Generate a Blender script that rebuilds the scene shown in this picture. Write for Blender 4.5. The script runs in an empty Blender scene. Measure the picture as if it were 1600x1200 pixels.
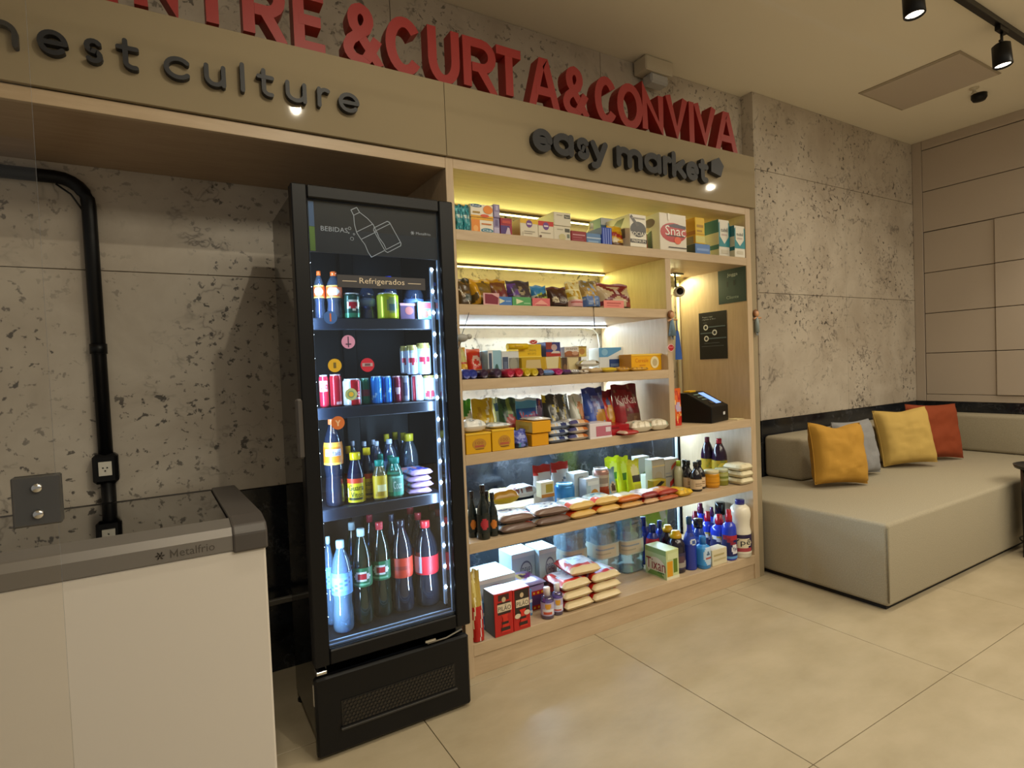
import bpy, math, random
from mathutils import Vector, Matrix, Euler, noise
S = bpy.context.scene; COL = S.collection
PI = math.pi; R = math.radians
# ---------------------------------------------------------------- camera
cam = bpy.data.objects.new('camera', bpy.data.cameras.new('camera')); COL.objects.link(cam)
cam.data.sensor_width = 36.0; cam.data.lens = 890.58 / 1600 * 36
cam.data.clip_start = .02
rx, ux, fx = (.85675406, -.51413218, -.04050411), (.04935908, .00356739, .99877473), (.51335774, .85770354, -.02843347)
cam.matrix_world = Matrix(((rx[0], ux[0], -fx[0], -1.0656), (rx[1], ux[1], -fx[1], -2.2661), (rx[2], ux[2], -fx[2], 1.3767), (0, 0, 0, 1)))
S.camera = cam
# ---------------------------------------------------------------- exposure, world, lamp builders and fill
S.view_settings.view_transform = 'Standard'; S.view_settings.look = 'None'
S.view_settings.gamma = 1.0; S.view_settings.use_curve_mapping = False
S.view_settings.exposure = 0.0
S.cycles.use_denoising = True
S.cycles.transparent_max_bounces = 24
S.cycles.max_bounces = 8
S.cycles.sample_clamp_indirect = 6.0
W = bpy.data.worlds.new('room_air'); S.world = W; W.use_nodes = True
W.node_tree.nodes['Background'].inputs[0].default_value = (1.0, .93, .80, 1)
W.node_tree.nodes['Background'].inputs[1].default_value = .24
def area(name, loc, rot, sx, sy, power, col, spread=180):
    l = bpy.data.lights.new(name, 'AREA'); l.shape = 'RECTANGLE'; l.size = sx; l.size_y = sy
    l.energy = power; l.color = col; l.spread = R(spread)
    o = bpy.data.objects.new(name, l); o.location = loc; o.rotation_euler = rot; COL.objects.link(o); return o
def spot(name, loc, aim, power, angle, blend, col=(1, .895, .69), rad=.045):
    l = bpy.data.lights.new(name, 'SPOT'); l.energy = power; l.spot_size = R(angle); l.spot_blend = blend
    l.color = col; l.shadow_soft_size = rad
    o = bpy.data.objects.new(name, l); o.location = loc
    o.rotation_euler = (Vector(aim) - Vector(loc)).to_track_quat('-Z', 'Y').to_euler(); COL.objects.link(o); return o
WARM = (1.0, .905, .71); COOL = (.64, .85, 1.0); YEL = (.86, .87, .24)
# unseen warm fill area light, added behind the camera to lift the room
area('fill_behind_camera', (2.3, -3.6, 3.36), (0, 0, 0), 5.4, 1.4, 175, WARM)
# ---------------------------------------------------------------- colours and materials
def lin(h):
    if isinstance(h, tuple): return h
    h = h.lstrip('#')
    if len(h) == 3: h = ''.join(c * 2 for c in h)
    v = [int(h[i:i + 2], 16) / 255 for i in (0, 2, 4)]
    return tuple(x / 12.92 if x <= .04045 else ((x + .055) / 1.055) ** 2.4 for x in v)
MATS = {}
def base_mat(name, col='#888', rough=.5, metal=0., spec=.5, attr=False, emit=0., coat=0.):
    if name in MATS: return MATS[name]
    m = bpy.data.materials.new(name); m.use_nodes = True; nt = m.node_tree; b = nt.nodes['Principled BSDF']
    b.inputs['Roughness'].default_value = rough; b.inputs['Metallic'].default_value = metal
    b.inputs['Specular IOR Level'].default_value = spec; b.inputs['Coat Weight'].default_value = coat
    c = lin(col) + (1,)
    b.inputs['Base Color'].default_value = c
    if attr:
        a = nt.nodes.new('ShaderNodeAttribute'); a.attribute_name = 'Col'
        nt.links.new(a.outputs['Color'], b.inputs['Base Color'])
    if emit:
        b.inputs['Emission Color'].default_value = c; b.inputs['Emission Strength'].default_value = emit
    MATS[name] = m; return m
def nodes_of(m): return m.node_tree.nodes, m.node_tree.links, m.node_tree.nodes['Principled BSDF']
def N(nt, t, **kw):
    n = nt.nodes.new(t)
    for k, v in kw.items():
        if hasattr(n, k): setattr(n, k, v)
        else: n.inputs[k.replace('_', ' ')].default_value = v
    return n
def ramp(nt, stops):
    r = nt.nodes.new('ShaderNodeValToRGB'); e = r.color_ramp.elements
    while len(e) < len(stops): e.new(.5)
    for x, (p, c) in zip(e, stops): x.position = p; x.color = lin(c) + (1,)
    return r
def stone_mat(name, base, light, vein, speck, sc=1.0, rough=.35, amount=1.0, speck_scale=27.):
    m = base_mat(name, base, rough); nt = m.node_tree; n, L, b = nodes_of(m)
    geo = N(nt, 'ShaderNodeNewGeometry'); mp = N(nt, 'ShaderNodeMapping'); mp.inputs['Scale'].default_value = (sc, sc, sc)
    L.new(geo.outputs['Position'], mp.inputs['Vector'])
    warp = N(nt, 'ShaderNodeTexNoise', Scale=1.6, Detail=3.); L.new(mp.outputs[0], warp.inputs['Vector'])
    add = N(nt, 'ShaderNodeMixRGB', blend_type='ADD'); add.inputs[0].default_value = .55
    L.new(mp.outputs[0], add.inputs[1]); L.new(warp.outputs['Color'], add.inputs[2])
    n1 = N(nt, 'ShaderNodeTexNoise', Scale=2.4, Detail=6., Roughness=.6); L.new(add.outputs[0], n1.inputs['Vector'])
    r1 = ramp(nt, [(.35, base), (.62, light)]); L.new(n1.outputs['Fac'], r1.inputs[0])
    # veins: thin contour lines of a warped noise
    n2 = N(nt, 'ShaderNodeTexNoise', Scale=2.0, Detail=5., Roughness=.65); L.new(add.outputs[0], n2.inputs['Vector'])
    s = N(nt, 'ShaderNodeMath', operation='SUBTRACT'); s.inputs[1].default_value = .5; L.new(n2.outputs['Fac'], s.inputs[0])
    a = N(nt, 'ShaderNodeMath', operation='ABSOLUTE'); L.new(s.outputs[0], a.inputs[0])
    r2 = ramp(nt, [(.0, '#ffffff'), (.012, '#808080'), (.03, '#000000')]); L.new(a.outputs[0], r2.inputs[0])
    brk = N(nt, 'ShaderNodeTexNoise', Scale=5., Detail=3.); L.new(mp.outputs[0], brk.inputs['Vector'])
    rb = ramp(nt, [(.46, '#000000'), (.66, '#ffffff')]); L.new(brk.outputs['Fac'], rb.inputs[0])
    mul = N(nt, 'ShaderNodeMath', operation='MULTIPLY'); L.new(r2.outputs[0], mul.inputs[0]); L.new(rb.outputs[0], mul.inputs[1])
    mx = N(nt, 'ShaderNodeMixRGB'); mx.inputs[2].default_value = lin(vein) + (1,)
    L.new(mul.outputs[0], mx.inputs[0]); L.new(r1.outputs[0], mx.inputs[1])
    # dark specks gathered in clouds
    n3 = N(nt, 'ShaderNodeTexNoise', Scale=speck_scale, Detail=3.5, Roughness=.6, Distortion=.25); L.new(mp.outputs[0], n3.inputs['Vector'])
    r3 = ramp(nt, [(.585, '#000000'), (.635, '#ffffff')]); L.new(n3.outputs['Fac'], r3.inputs[0])
    n4 = N(nt, 'ShaderNodeTexNoise', Scale=2.6, Detail=3.); L.new(mp.outputs[0], n4.inputs['Vector'])
    r4 = ramp(nt, [(.36, '#000000'), (.60, '#ffffff')]); L.new(n4.outputs['Fac'], r4.inputs[0])
    m2 = N(nt, 'ShaderNodeMath', operation='MULTIPLY'); L.new(r3.outputs[0], m2.inputs[0]); L.new(r4.outputs[0], m2.inputs[1])
    m3 = N(nt, 'ShaderNodeMath', operation='MULTIPLY'); m3.inputs[1].default_value = amount; L.new(m2.outputs[0], m3.inputs[0])
    mx2 = N(nt, 'ShaderNodeMixRGB'); mx2.inputs[2].default_value = lin(speck) + (1,)
    L.new(m3.outputs[0], mx2.inputs[0]); L.new(mx.outputs[0], mx2.inputs[1])
    L.new(mx2.outputs[0], b.inputs['Base Color']); return m
def grain_mat(name, c0, c1, scale=(1, 1, 1), rough=.5, detail=4., bump=0., nscale=6.):
    m = base_mat(name, c0, rough); nt = m.node_tree; n, L, b = nodes_of(m)
    tc = N(nt, 'ShaderNodeTexCoord'); mp = N(nt, 'ShaderNodeMapping'); mp.inputs['Scale'].default_value = scale
    L.new(tc.outputs['Object'], mp.inputs['Vector'])
    n1 = N(nt, 'ShaderNodeTexNoise', Scale=nscale, Detail=detail, Roughness=.6); L.new(mp.outputs[0], n1.inputs['Vector'])
    r1 = ramp(nt, [(.3, c0), (.7, c1)]); L.new(n1.outputs['Fac'], r1.inputs[0]); L.new(r1.outputs[0], b.inputs['Base Color'])
    if bump:
        bp = N(nt, 'ShaderNodeBump', Strength=bump, Distance=.004); L.new(n1.outputs['Fac'], bp.inputs['Height']); L.new(bp.outputs[0], b.inputs['Normal'])
    return m
def clear_mat(name, tint=None, gloss=.10, attr=False, rough=.02, haze=0., fk=1.):
    m = bpy.data.materials.new(name); m.use_nodes = True; nt = m.node_tree; L = nt.links
    for x in list(nt.nodes): nt.nodes.remove(x)
    out = nt.nodes.new('ShaderNodeOutputMaterial'); t = nt.nodes.new('ShaderNodeBsdfTransparent'); g = nt.nodes.new('ShaderNodeBsdfGlossy')
    g.inputs['Roughness'].default_value = rough
    f = nt.nodes.new('ShaderNodeFresnel'); f.inputs['IOR'].default_value = 1.5
    mu = N(nt, 'ShaderNodeMath', operation='MULTIPLY_ADD'); mu.inputs[1].default_value = fk; mu.inputs[2].default_value = gloss - .04; L.new(f.outputs[0], mu.inputs[0])
    src = t
    if attr:
        a = nt.nodes.new('ShaderNodeAttribute'); a.attribute_name = 'Col'; L.new(a.outputs['Color'], t.inputs['Color'])
    elif tint: t.inputs['Color'].default_value = lin(tint) + (1,)
    if haze:
        d = nt.nodes.new('ShaderNodeBsdfDiffuse'); mh = nt.nodes.new('ShaderNodeMixShader'); mh.inputs[0].default_value = haze
        if attr: L.new(a.outputs['Color'], d.inputs['Color'])
        L.new(t.outputs[0], mh.inputs[1]); L.new(d.outputs[0], mh.inputs[2]); src = mh
    mx = nt.nodes.new('ShaderNodeMixShader'); L.new(mu.outputs[0], mx.inputs[0]); L.new(src.outputs[0], mx.inputs[1]); L.new(g.outputs[0], mx.inputs[2])
    L.new(mx.outputs[0], out.inputs[0]); MATS[name] = m; return m
MARBLE = stone_mat('white_marble', '#b3a797', '#c9bfb0', '#7d746a', '#37322f', 1.0, .34, .85)
GRANITE = stone_mat('dark_granite', '#15161a', '#22252b', '#4a4b50', '#08080a', 2.2, .16, .5)
WOOD = grain_mat('pale_oak_laminate', '#b8a081', '#c6af90', (1.2, 9, 9), .42, 5., 0, 5.)
WOODV = grain_mat('pale_oak_laminate_upright', '#b8a081', '#c6af90', (9, 9, 1.2), .42, 5., 0, 5.)
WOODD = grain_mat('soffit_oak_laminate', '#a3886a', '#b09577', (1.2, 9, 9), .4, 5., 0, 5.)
TILE = grain_mat('beige_porcelain', '#a6987d', '#b7a98f', (1.2, 2.2, 1), .42, 8., 0, 2.6)
GROUT = base_mat('grout', '#6d6049', .8)
PLASTER = base_mat('ceiling_paint', '#efe8d6', .75)
PAINT = base_mat('panel_paint', '#b9ab9c', .45)
FASC = base_mat('fascia_acrylic', '#988a70', .035, spec=.5)
BLACKP = base_mat('black_plastic', '#0c0c0e', .42, spec=.3)
BLACKM = base_mat('black_metal', '#0b0b0d', .35)
BLACKI = base_mat('cooler_interior', '#06080e', .5, spec=.3)
GREYP = base_mat('grey_plastic', '#4d4845', .45)
ALU = base_mat('grey_aluminium', '#7d7873', .42, .3)
CHROME = base_mat('chrome', '#d8d8d8', .15, 1.)
WHITEE = base_mat('white_enamel', '#d8d1c8', .35)
RED = base_mat('red_letter', '#94201a', .45)
DARKL = base_mat('dark_letter', '#1c1c20', .5)
FABRIC = grain_mat('linen_upholstery', '#9a917c', '#aca28c', (60, 60, 60), .9, 3., .35, 3.)
PRINT = base_mat('printed_card', '#fff', .45, attr=True)
FILM = base_mat('printed_film', '#fff', .28, attr=True, spec=.6)
GLOSSY = base_mat('glossy_pack', '#fff', .16, attr=True, spec=.6)
CANM = base_mat('printed_can', '#fff', .24, .35, attr=True)
CLEAR = clear_mat('clear_bottle', attr=True, gloss=.12, haze=.10)
CLEARW = clear_mat('clear_water_bottle', attr=True, gloss=.16, haze=.30)
GLASS = clear_mat('cooler_glass', '#f6f9fc', .045)
ACRYL = clear_mat('clear_acrylic', '#fdfcfa', .045, fk=.6)
FROST = clear_mat('acrylic_bracket', '#8d8276', .06, rough=.1, haze=.08)
FGLASS = clear_mat('freezer_glass', '#8c8c88', .30)
LEDW = base_mat('cool_led', '#dfeeff', .5, emit=9.)
LEDY = base_mat('yellow_led', '#fff0a0', .5, emit=7.)
LEDD = base_mat('cooler_led', '#cfe6ff', .5, emit=40.)
LAMPF = base_mat('lamp_face', '#fff0d6', .5, emit=14.)
SCREEN = base_mat('screen', '#7fa8ee', .3, emit=.9)
def plain(c, rough=.45): return base_mat('paint_' + c.strip('#') + ('' if rough == .45 else '_%d' % int(rough * 100)), c, rough)
# ---------------------------------------------------------------- mesh builder
class MB:
    def __init__(s): s.v = []; s.f = []; s.c = []; s.sm = []
    def face(s, idx, c=None, sm=False): s.f.append(tuple(idx)); s.c.append(c); s.sm.append(sm)
    def quad(s, a, b, c_, d, c=None):
        n = len(s.v); s.v += [a, b, c_, d]; s.face((n, n + 1, n + 2, n + 3), c)
    def box(s, x0, x1, y0, y1, z0, z1, c=None, ch=0.):
        n = len(s.v)
        if not ch:
            s.v += [(x, y, z) for z in (z0, z1) for y in (y0, y1) for x in (x0, x1)]
            for q in ((0, 2, 3, 1), (4, 5, 7, 6), (0, 1, 5, 4), (2, 6, 7, 3), (0, 4, 6, 2), (1, 3, 7, 5)): s.face([n + i for i in q], c)
            return
        # chamfered box: 24 vertices
        idx = {}
        for ix in (0, 1):
            for iy in (0, 1):
                for iz in (0, 1):
                    X, Y, Z = (x0, x1)[ix], (y0, y1)[iy], (z0, z1)[iz]
                    sx, sy, sz = (1, -1)[ix], (1, -1)[iy], (1, -1)[iz]
                    for ax, p in enumerate(((X, Y + sy * ch, Z + sz * ch), (X + sx * ch, Y, Z + sz * ch), (X + sx * ch, Y + sy * ch, Z))):
                        idx[ix, iy, iz, ax] = len(s.v); s.v.append(p)
        g = lambda *k: idx[k]
        for a in (0, 1):
            o = (lambda q: q) if a else (lambda q: q[::-1])
            s.face(o([g(a, 0, 0, 0), g(a, 1, 0, 0), g(a, 1, 1, 0), g(a, 0, 1, 0)]), c)
            s.face(o([g(0, a, 0, 1), g(0, a, 1, 1), g(1, a, 1, 1), g(1, a, 0, 1)]), c)
            s.face(o([g(0, 0, a, 2), g(1, 0, a, 2), g(1, 1, a, 2), g(0, 1, a, 2)]), c)
        for a in (0, 1):
            for b in (0, 1):
                s.face([g(a, b, 0, 0), g(a, b, 1, 0), g(a, b, 1, 1), g(a, b, 0, 1)][::1 if a != b else -1], c)
                s.face([g(a, 0, b, 0), g(a, 1, b, 0), g(a, 1, b, 2), g(a, 0, b, 2)][::-1 if a != b else 1], c)
                s.face([g(0, a, b, 1), g(1, a, b, 1), g(1, a, b, 2), g(0, a, b, 2)][::1 if a != b else -1], c)
                for d in (0, 1):
                    s.face([g(a, b, d, 0), g(a, b, d, 1), g(a, b, d, 2)][::1 if (a + b + d) % 2 else -1], c)
    def lathe(s, prof, seg=24, colf=None, cx=0., cy=0., cap0=True, cap1=True, a0=0., sm=True, sq=None):
        """prof: [(r, z)]; colf(ang, z) -> colour; sq: superellipse power"""
        n = len(s.v); rows = len(prof)
        for r, z in prof:
            for i in range(seg):
                a = a0 + 2 * PI * i / seg; ca, sa = math.cos(a), math.sin(a)
                k = 1. if not sq else (abs(ca) ** sq + abs(sa) ** sq) ** (-1. / sq)
                s.v.append((cx + r * k * ca, cy + r * k * sa, z))
        for j in range(rows - 1):
            for i in range(seg):
                k = (i + 1) % seg; am = a0 + 2 * PI * (i + .5) / seg
                c = colf(am, (prof[j][1] + prof[j + 1][1]) / 2) if callable(colf) else colf
                s.face((n + j * seg + i, n + j * seg + k, n + (j + 1) * seg + k, n + (j + 1) * seg + i), c, sm)
        cc = lambda z: colf(-PI / 2, z) if callable(colf) else colf
        if cap0: s.face([n + i for i in range(seg)][::-1], cc(prof[0][1]))
        if cap1: s.face([n + (rows - 1) * seg + i for i in range(seg)], cc(prof[-1][1]))
    def tube(s, pts, r, seg=8, c=None, flat=None):
        pts = [Vector(p) for p in pts]; n0 = len(s.v); up = Vector((0, 0, 1))
        for i, p in enumerate(pts):
            t = ((pts[min(i + 1, len(pts) - 1)] - pts[max(i - 1, 0)])).normalized()
            a = t.cross(up if abs(t.z) < .95 else Vector((0, 1, 0))).normalized(); b = a.cross(t).normalized()
            rr = r[i] if isinstance(r, (list, tuple)) else r
            for k in range(seg):
                th = 2 * PI * k / seg; s.v.append(tuple(p + a * rr * math.cos(th) + b * rr * math.sin(th)))
        for i in range(len(pts) - 1):
            for k in range(seg):
                q = (k + 1) % seg; s.face((n0 + i * seg + k, n0 + i * seg + q, n0 + (i + 1) * seg + q, n0 + (i + 1) * seg + k), c, True)
        s.face([n0 + k for k in range(seg)][::-1], c); s.face([n0 + (len(pts) - 1) * seg + k for k in range(seg)], c)
    def ball(s, cx, cy, cz, rx, ry, rz, c=None, seg=12, rows=8):
        prof = [(max(1e-4, math.cos(PI * (j / rows - .5))), math.sin(PI * (j / rows - .5))) for j in range(rows + 1)]
        n = len(s.v); t = MB(); t.lathe(prof, seg, c)
        s.v += [(cx + x * rx, cy + y * ry, cz + z * rz) for x, y, z in t.v]
        for f, cc, m in zip(t.f, t.c, t.sm): s.face([n + i for i in f], cc, m)
    def grid(s, nu, nv, P, colf=None, sm=True, flip=False):
        n = len(s.v)
        for j in range(nv + 1):
            for i in range(nu + 1): s.v.append(tuple(P(i / nu, j / nv)))
        for j in range(nv):
            for i in range(nu):
                q = [n + j * (nu + 1) + i, n + j * (nu + 1) + i + 1, n + (j + 1) * (nu + 1) + i + 1, n + (j + 1) * (nu + 1) + i]
                s.face(q[::-1] if flip else q, colf((i + .5) / nu, (j + .5) / nv) if callable(colf) else colf, sm)
    def poly(s, pts, y0, y1, c=None):
        """prism of an (x, z) outline between y0 (front) and y1"""
        n = len(s.v); k = len(pts); s.v += [(x, y0, z) for x, z in pts] + [(x, y1, z) for x, z in pts]
        s.face(range(n, n + k), c); s.face(range(n + 2 * k - 1, n + k - 1, -1), c)
        for i in range(k): s.face((n + i, n + k + i, n + k + (i + 1) % k, n + (i + 1) % k), c)
    def stroke(s, pts, w, y0, y1, c=None, rnd=False, closed=False):
        """a monoline stroke with mitred corners in the xz plane, extruded from y0 to y1"""
        P = [Vector((p[0], p[1])) for i, p in enumerate(pts) if not i or math.hypot(p[0] - pts[i - 1][0], p[1] - pts[i - 1][1]) > 1e-5]; k = len(P); Lf = []; Rt = []
        for i in range(k):
            a = P[i] - P[i - 1] if (i or closed) else P[1] - P[0]; b = P[(i + 1) % k] - P[i] if (i < k - 1 or closed) else a
            if not i and not closed: a = b
            a = a.normalized(); b = b.normalized(); na = Vector((-a.y, a.x)); nb = Vector((-b.y, b.x)); m = na + nb
            m = m.normalized() if m.length > 1e-6 else na
            m = m * (w / 2 / max(.35, m.dot(na))); Lf.append(P[i] + m); Rt.append(P[i] - m)
        n = len(s.v)
        for y in (y0, y1):
            for i in range(k): s.v += [(Lf[i].x, y, Lf[i].y), (Rt[i].x, y, Rt[i].y)]
        h = 2 * k
        for i in range(k if closed else k - 1):
            a, b = n + 2 * i, n + 2 * ((i + 1) % k)
            s.face((a, a + 1, b + 1, b), c); s.face((b + h, b + 1 + h, a + 1 + h, a + h), c)
            s.face((a, b, b + h, a + h), c); s.face((b + 1, a + 1, a + 1 + h, b + 1 + h), c)
        if not closed:
            s.face((n, n + h, n + 1 + h, n + 1), c); e = n + 2 * (k - 1); s.face((e, e + 1, e + 1 + h, e + h), c)
            if rnd:
                for q in (P[0], P[-1]): s.poly([(q.x + w / 2 * math.cos(2 * PI * i / 14), q.y + w / 2 * math.sin(2 * PI * i / 14)) for i in range(14)], y0 + .0002, y1, c)
    def build(s, name, mat, parent=None, loc=None, rot=None):
        me = bpy.data.meshes.new(name); me.from_pydata(s.v, [], s.f)
        me.polygons.foreach_set('use_smooth', s.sm)
        if any(x is not None for x in s.c):
            at = me.color_attributes.new('Col', 'FLOAT_COLOR', 'CORNER'); buf = []
            for f, c in zip(s.f, s.c): buf += list((lin(c) if c else (.8, .8, .8)) + (1.,)) * len(f)
            at.data.foreach_set('color', buf)
        me.materials.append(mat); o = bpy.data.objects.new(name, me); COL.objects.link(o)
        if parent: o.parent = parent
        if loc: o.location = loc
        if rot: o.rotation_euler = rot
        return o
def tag(o, label, cat, group=None, kind=None):
    if kind: o['kind'] = kind
    if label: o['label'] = label
    if cat: o['category'] = cat
    if group: o['group'] = group
    return o
def thing(name, label, cat, loc=(0, 0, 0), rz=0., group=None):
    o = bpy.data.objects.new(name, None); COL.objects.link(o); o.empty_display_size = .05
    o.location = loc; o.rotation_euler = (0, 0, rz); return tag(o, label, cat, group)
def struct(name, mb, mat, parent=None):
    o = mb.build(name, mat, parent)
    if not parent: o['kind'] = 'structure'
    return o
def bx(name, mat, parent, x0, x1, y0, y1, z0, z1, ch=0.):
    m = MB(); m.box(x0, x1, y0, y1, z0, z1, None, ch); return m.build(name, mat, parent)
def shade_smooth_bevel(o, w, seg=2):
    b = o.modifiers.new('edge', 'BEVEL'); b.width = w; b.segments = seg; b.limit_method = 'ANGLE'; return o
# ---------------------------------------------------------------- flat text outlines (built-in font) as triangles in a unit box
TXT = {}
def text_mesh(s):
    if s in TXT: return TXT[s]
    cu = bpy.data.curves.new('t', 'FONT'); cu.body = s; cu.resolution_u = 2
    o = bpy.data.objects.new('t', cu); me = o.to_mesh()
    vs = [(v.co.x, v.co.y) for v in me.vertices]; fs = [tuple(p.vertices) for p in me.polygons]
    o.to_mesh_clear(); bpy.data.objects.remove(o); bpy.data.curves.remove(cu)
    x0 = min(v[0] for v in vs); x1 = max(v[0] for v in vs); y0 = min(v[1] for v in vs); y1 = max(v[1] for v in vs)
    TXT[s] = ([((a - x0) / (x1 - x0), (b - y0) / (y1 - y0)) for a, b in vs], fs); return TXT[s]
def add_text(mb, s, P, u0, v0, u1, v1, c):
    """text laid on the surface P(u, v) inside u0..u1, v0..v1"""
    vs, fs = text_mesh(s); n = len(mb.v)
    mb.v += [tuple(P(u0 + a * (u1 - u0), v0 + b * (v1 - v0))) for a, b in vs]
    for f in fs: mb.face([n + i for i in f], c)
def in_shape(q, u, v):
    if q[0] == 'r': return q[1] <= u <= q[3] and q[2] <= v <= q[4]
    if q[0] == 'e': return ((u - (q[1] + q[3]) / 2) / ((q[3] - q[1]) / 2)) ** 2 + ((v - (q[2] + q[4]) / 2) / ((q[4] - q[2]) / 2)) ** 2 <= 1
    if q[0] == 'n':  # printed picture: blotches (threshold, scale, seed)
        return noise.noise(Vector((u * q[2], v * q[2] * .8, q[3]))) > q[1]
    if q[0] == 'd':  # diagonal band: centre, slope, half width
        return abs(v - q[1] - q[2] * (u - .5)) < q[3]
    return False
def colour_at(base, spec, u, v):
    c = base
    for q in spec:
        if q[0] != 't' and in_shape(q, u, v): c = q[5] if q[0] in 're' else q[4]
    return c
def flat_prints(spec, P):
    """the printed shapes and words of a flat face, each lying a hair above the one before"""
    m = MB(); k = 0
    for q in spec:
        k += 1; d = .0004 * k; Q = lambda u, v, d=d: P(u, v, d)
        if q[0] == 'r': m.quad(Q(q[1], q[2]), Q(q[3], q[2]), Q(q[3], q[4]), Q(q[1], q[4]), q[5])
        elif q[0] == 'e':
            n = len(m.v); a, b = (q[1] + q[3]) / 2, (q[2] + q[4]) / 2
            m.v += [tuple(Q(a + (q[3] - q[1]) / 2 * math.cos(2 * PI * i / 20), b + (q[4] - q[2]) / 2 * math.sin(2 * PI * i / 20))) for i in range(20)]
            m.face(range(n, n + 20), q[5])
        elif q[0] == 'p':
            n = len(m.v); m.v += [tuple(Q(a, b)) for a, b in q[1]]; m.face(range(n, n + len(q[1])), q[2])
        elif q[0] == 't': add_text(m, q[6], Q, q[1], q[2], q[3], q[4], q[5])
    return m
# ================================================================ THE ROOM
ZC = 3.378; YW = .60; YP = .50; XP = 2.80; XW = 5.21; X0 = -3.2; YF = -6.0
fl = MB(); fl.box(X0 - .1, XW + .1, YF - .1, YW + .1, -.06, -.004); FLOOR = struct('floor', fl, GROUT)
xs = [X0] + [x + .727 - 4 for x in range(0, 9) if X0 + .05 < x + .727 - 4 < XW] + [XW]
ys = [YF] + [-1.145 + 1.095 * k for k in range(-4, 3) if YF + .05 < -1.145 + 1.095 * k < YW - .05] + [YW]
for i in range(len(xs) - 1):
    for j in range(len(ys) - 1):
        g = .0016
        bx('tile', TILE, FLOOR, xs[i] + g, xs[i + 1] - g, ys[j] + g, ys[j + 1] - g, -.012, 0., .001)
struct('ceiling', (lambda m: (m.box(X0 - .1, XW + .1, YF - .1, YW + .1, ZC, ZC + .08), m)[1])(MB()), PLASTER)
def wall(name, mat, b, pieces, pmat, pname='slab', ch=.0015):
    m = MB(); m.box(*b); w = struct(name, m, mat)
    for p in pieces: bx(pname, p[6] if len(p) > 6 else pmat, w, *p[:6], ch)
    return w
J = .0015
sl = []
for x0, x1 in ((X0, -1.72), (-1.72, 0.), (0., 1.4), (1.4, XP)):
    sl.append((x0 + J, x1 - J, YW - .012, YW, .0, .87 - J, GRANITE))
    for z0, z1 in ((.87, 1.84), (1.84, 2.81), (2.81, ZC)): sl.append((x0 + J, x1 - J, YW - .012, YW, z0 + J, z1 - J))
WB = wall('wall_back', GROUT, (X0 - .1, XP, YW, YW + .08, 0, ZC), sl, MARBLE)
sl = []
for x0, x1 in ((XP, 4.0), (4.0, XW)):
    sl.append((x0 + J, x1 - J, YP - .012, YP, 0., .8945 - J, GRANITE))
    for z0, z1 in ((.8945, 1.872), (1.872, 2.805), (2.805, ZC)): sl.append((x0 + J, x1 - J, YP - .012, YP, z0 + J, z1 - J))
sl.append((XP - .012, XP, YP - .012, YW - .012, .0, .8945, GRANITE)); sl.append((XP - .012, XP, YP - .012, YW - .012, .8945, ZC))
wall('wall_sofa_side', GROUT, (XP, XW, YP, YW + .08, 0, ZC), sl, MARBLE)
# painted panel wall at the far end: a plain margin, horizontal boards, two tall doors of four boards each
sl = [(XW - .014, XW, YF, YP - .012, 0, .8945, GRANITE), (XW - .016, XW, .405, YP - .013, .8945, ZC), (XW - .016, XW, YF, .402, .8945, .958),
      (XW - .016, XW, YF, .402, 2.516, 2.892), (XW - .016, XW, YF, .402, 2.898, 3.285), (XW - .02, XW, YF, .402, 3.291, ZC)]
yy = .402; k = 0
while yy > YF + .1:
    y1 = yy - .553 if k else -.150
    f = .016 + (.018 if k % 2 else 0)
    for z0, z1 in ((.962, 1.351), (1.357, 1.732), (1.738, 2.119), (2.125, 2.508)):
        sl.append((XW - f, XW, max(y1, YF) + .003, yy - .003, z0, z1))
    yy = y1; k += 1
wall('wall_end', base_mat('panel_gap', '#5d5246', .8), (XW, XW + .08, YF, YW, 0, ZC), sl, PAINT, 'panel', .003)
# ceiling hatch, sprinkler, round sensor, emergency light
t = thing('ceiling_hatch', 'grey rectangular flush panel set in the ceiling near the track spotlights', 'hatch', (3.9, -.2, ZC))
bx('frame', base_mat('hatch_frame', '#a89c88', .7), t, -.33, .33, -.33, .33, -.006, -.0005)
bx('panel', base_mat('hatch_panel', '#c2b6a8', .7), t, -.30, .32, -.315, .315, -.009, -.005, .001)
t = thing('round_sensor', 'small round black sensor on the ceiling beside the hatch', 'sensor', (4.50, -.30, ZC))
m = MB(); m.lathe([(.052, -.0), (.052, -.03), (.04, -.05), (.0001, -.055)], 20); m.build('housing', BLACKP, t)
t = thing('sprinkler', 'tiny white ceiling sprinkler behind the black sensor', 'sprinkler', (4.33, -.33, ZC))
m = MB(); m.lathe([(.032, 0), (.03, -.008), (.012, -.014), (.012, -.035), (.02, -.037), (.0001, -.04)], 14); m.build('head', plain('#cfc4aa'), t)
t = thing('emergency_light', 'white boxy emergency light above the red letters, lens hanging below', 'emergency light', (1.80, .52, 3.30))
m = MB(); m.box(-.125, .125, -.06, .058, -.02, .075, None, .008); m.build('body', plain('#c9bfa9'), t)
m = MB(); m.box(-.07, .09, -.05, .04, -.085, -.02, None, .012); m.build('lens', clear_mat('lens_plastic', '#d8cdb5', .10, rough=.1, haze=.55), t)
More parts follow.
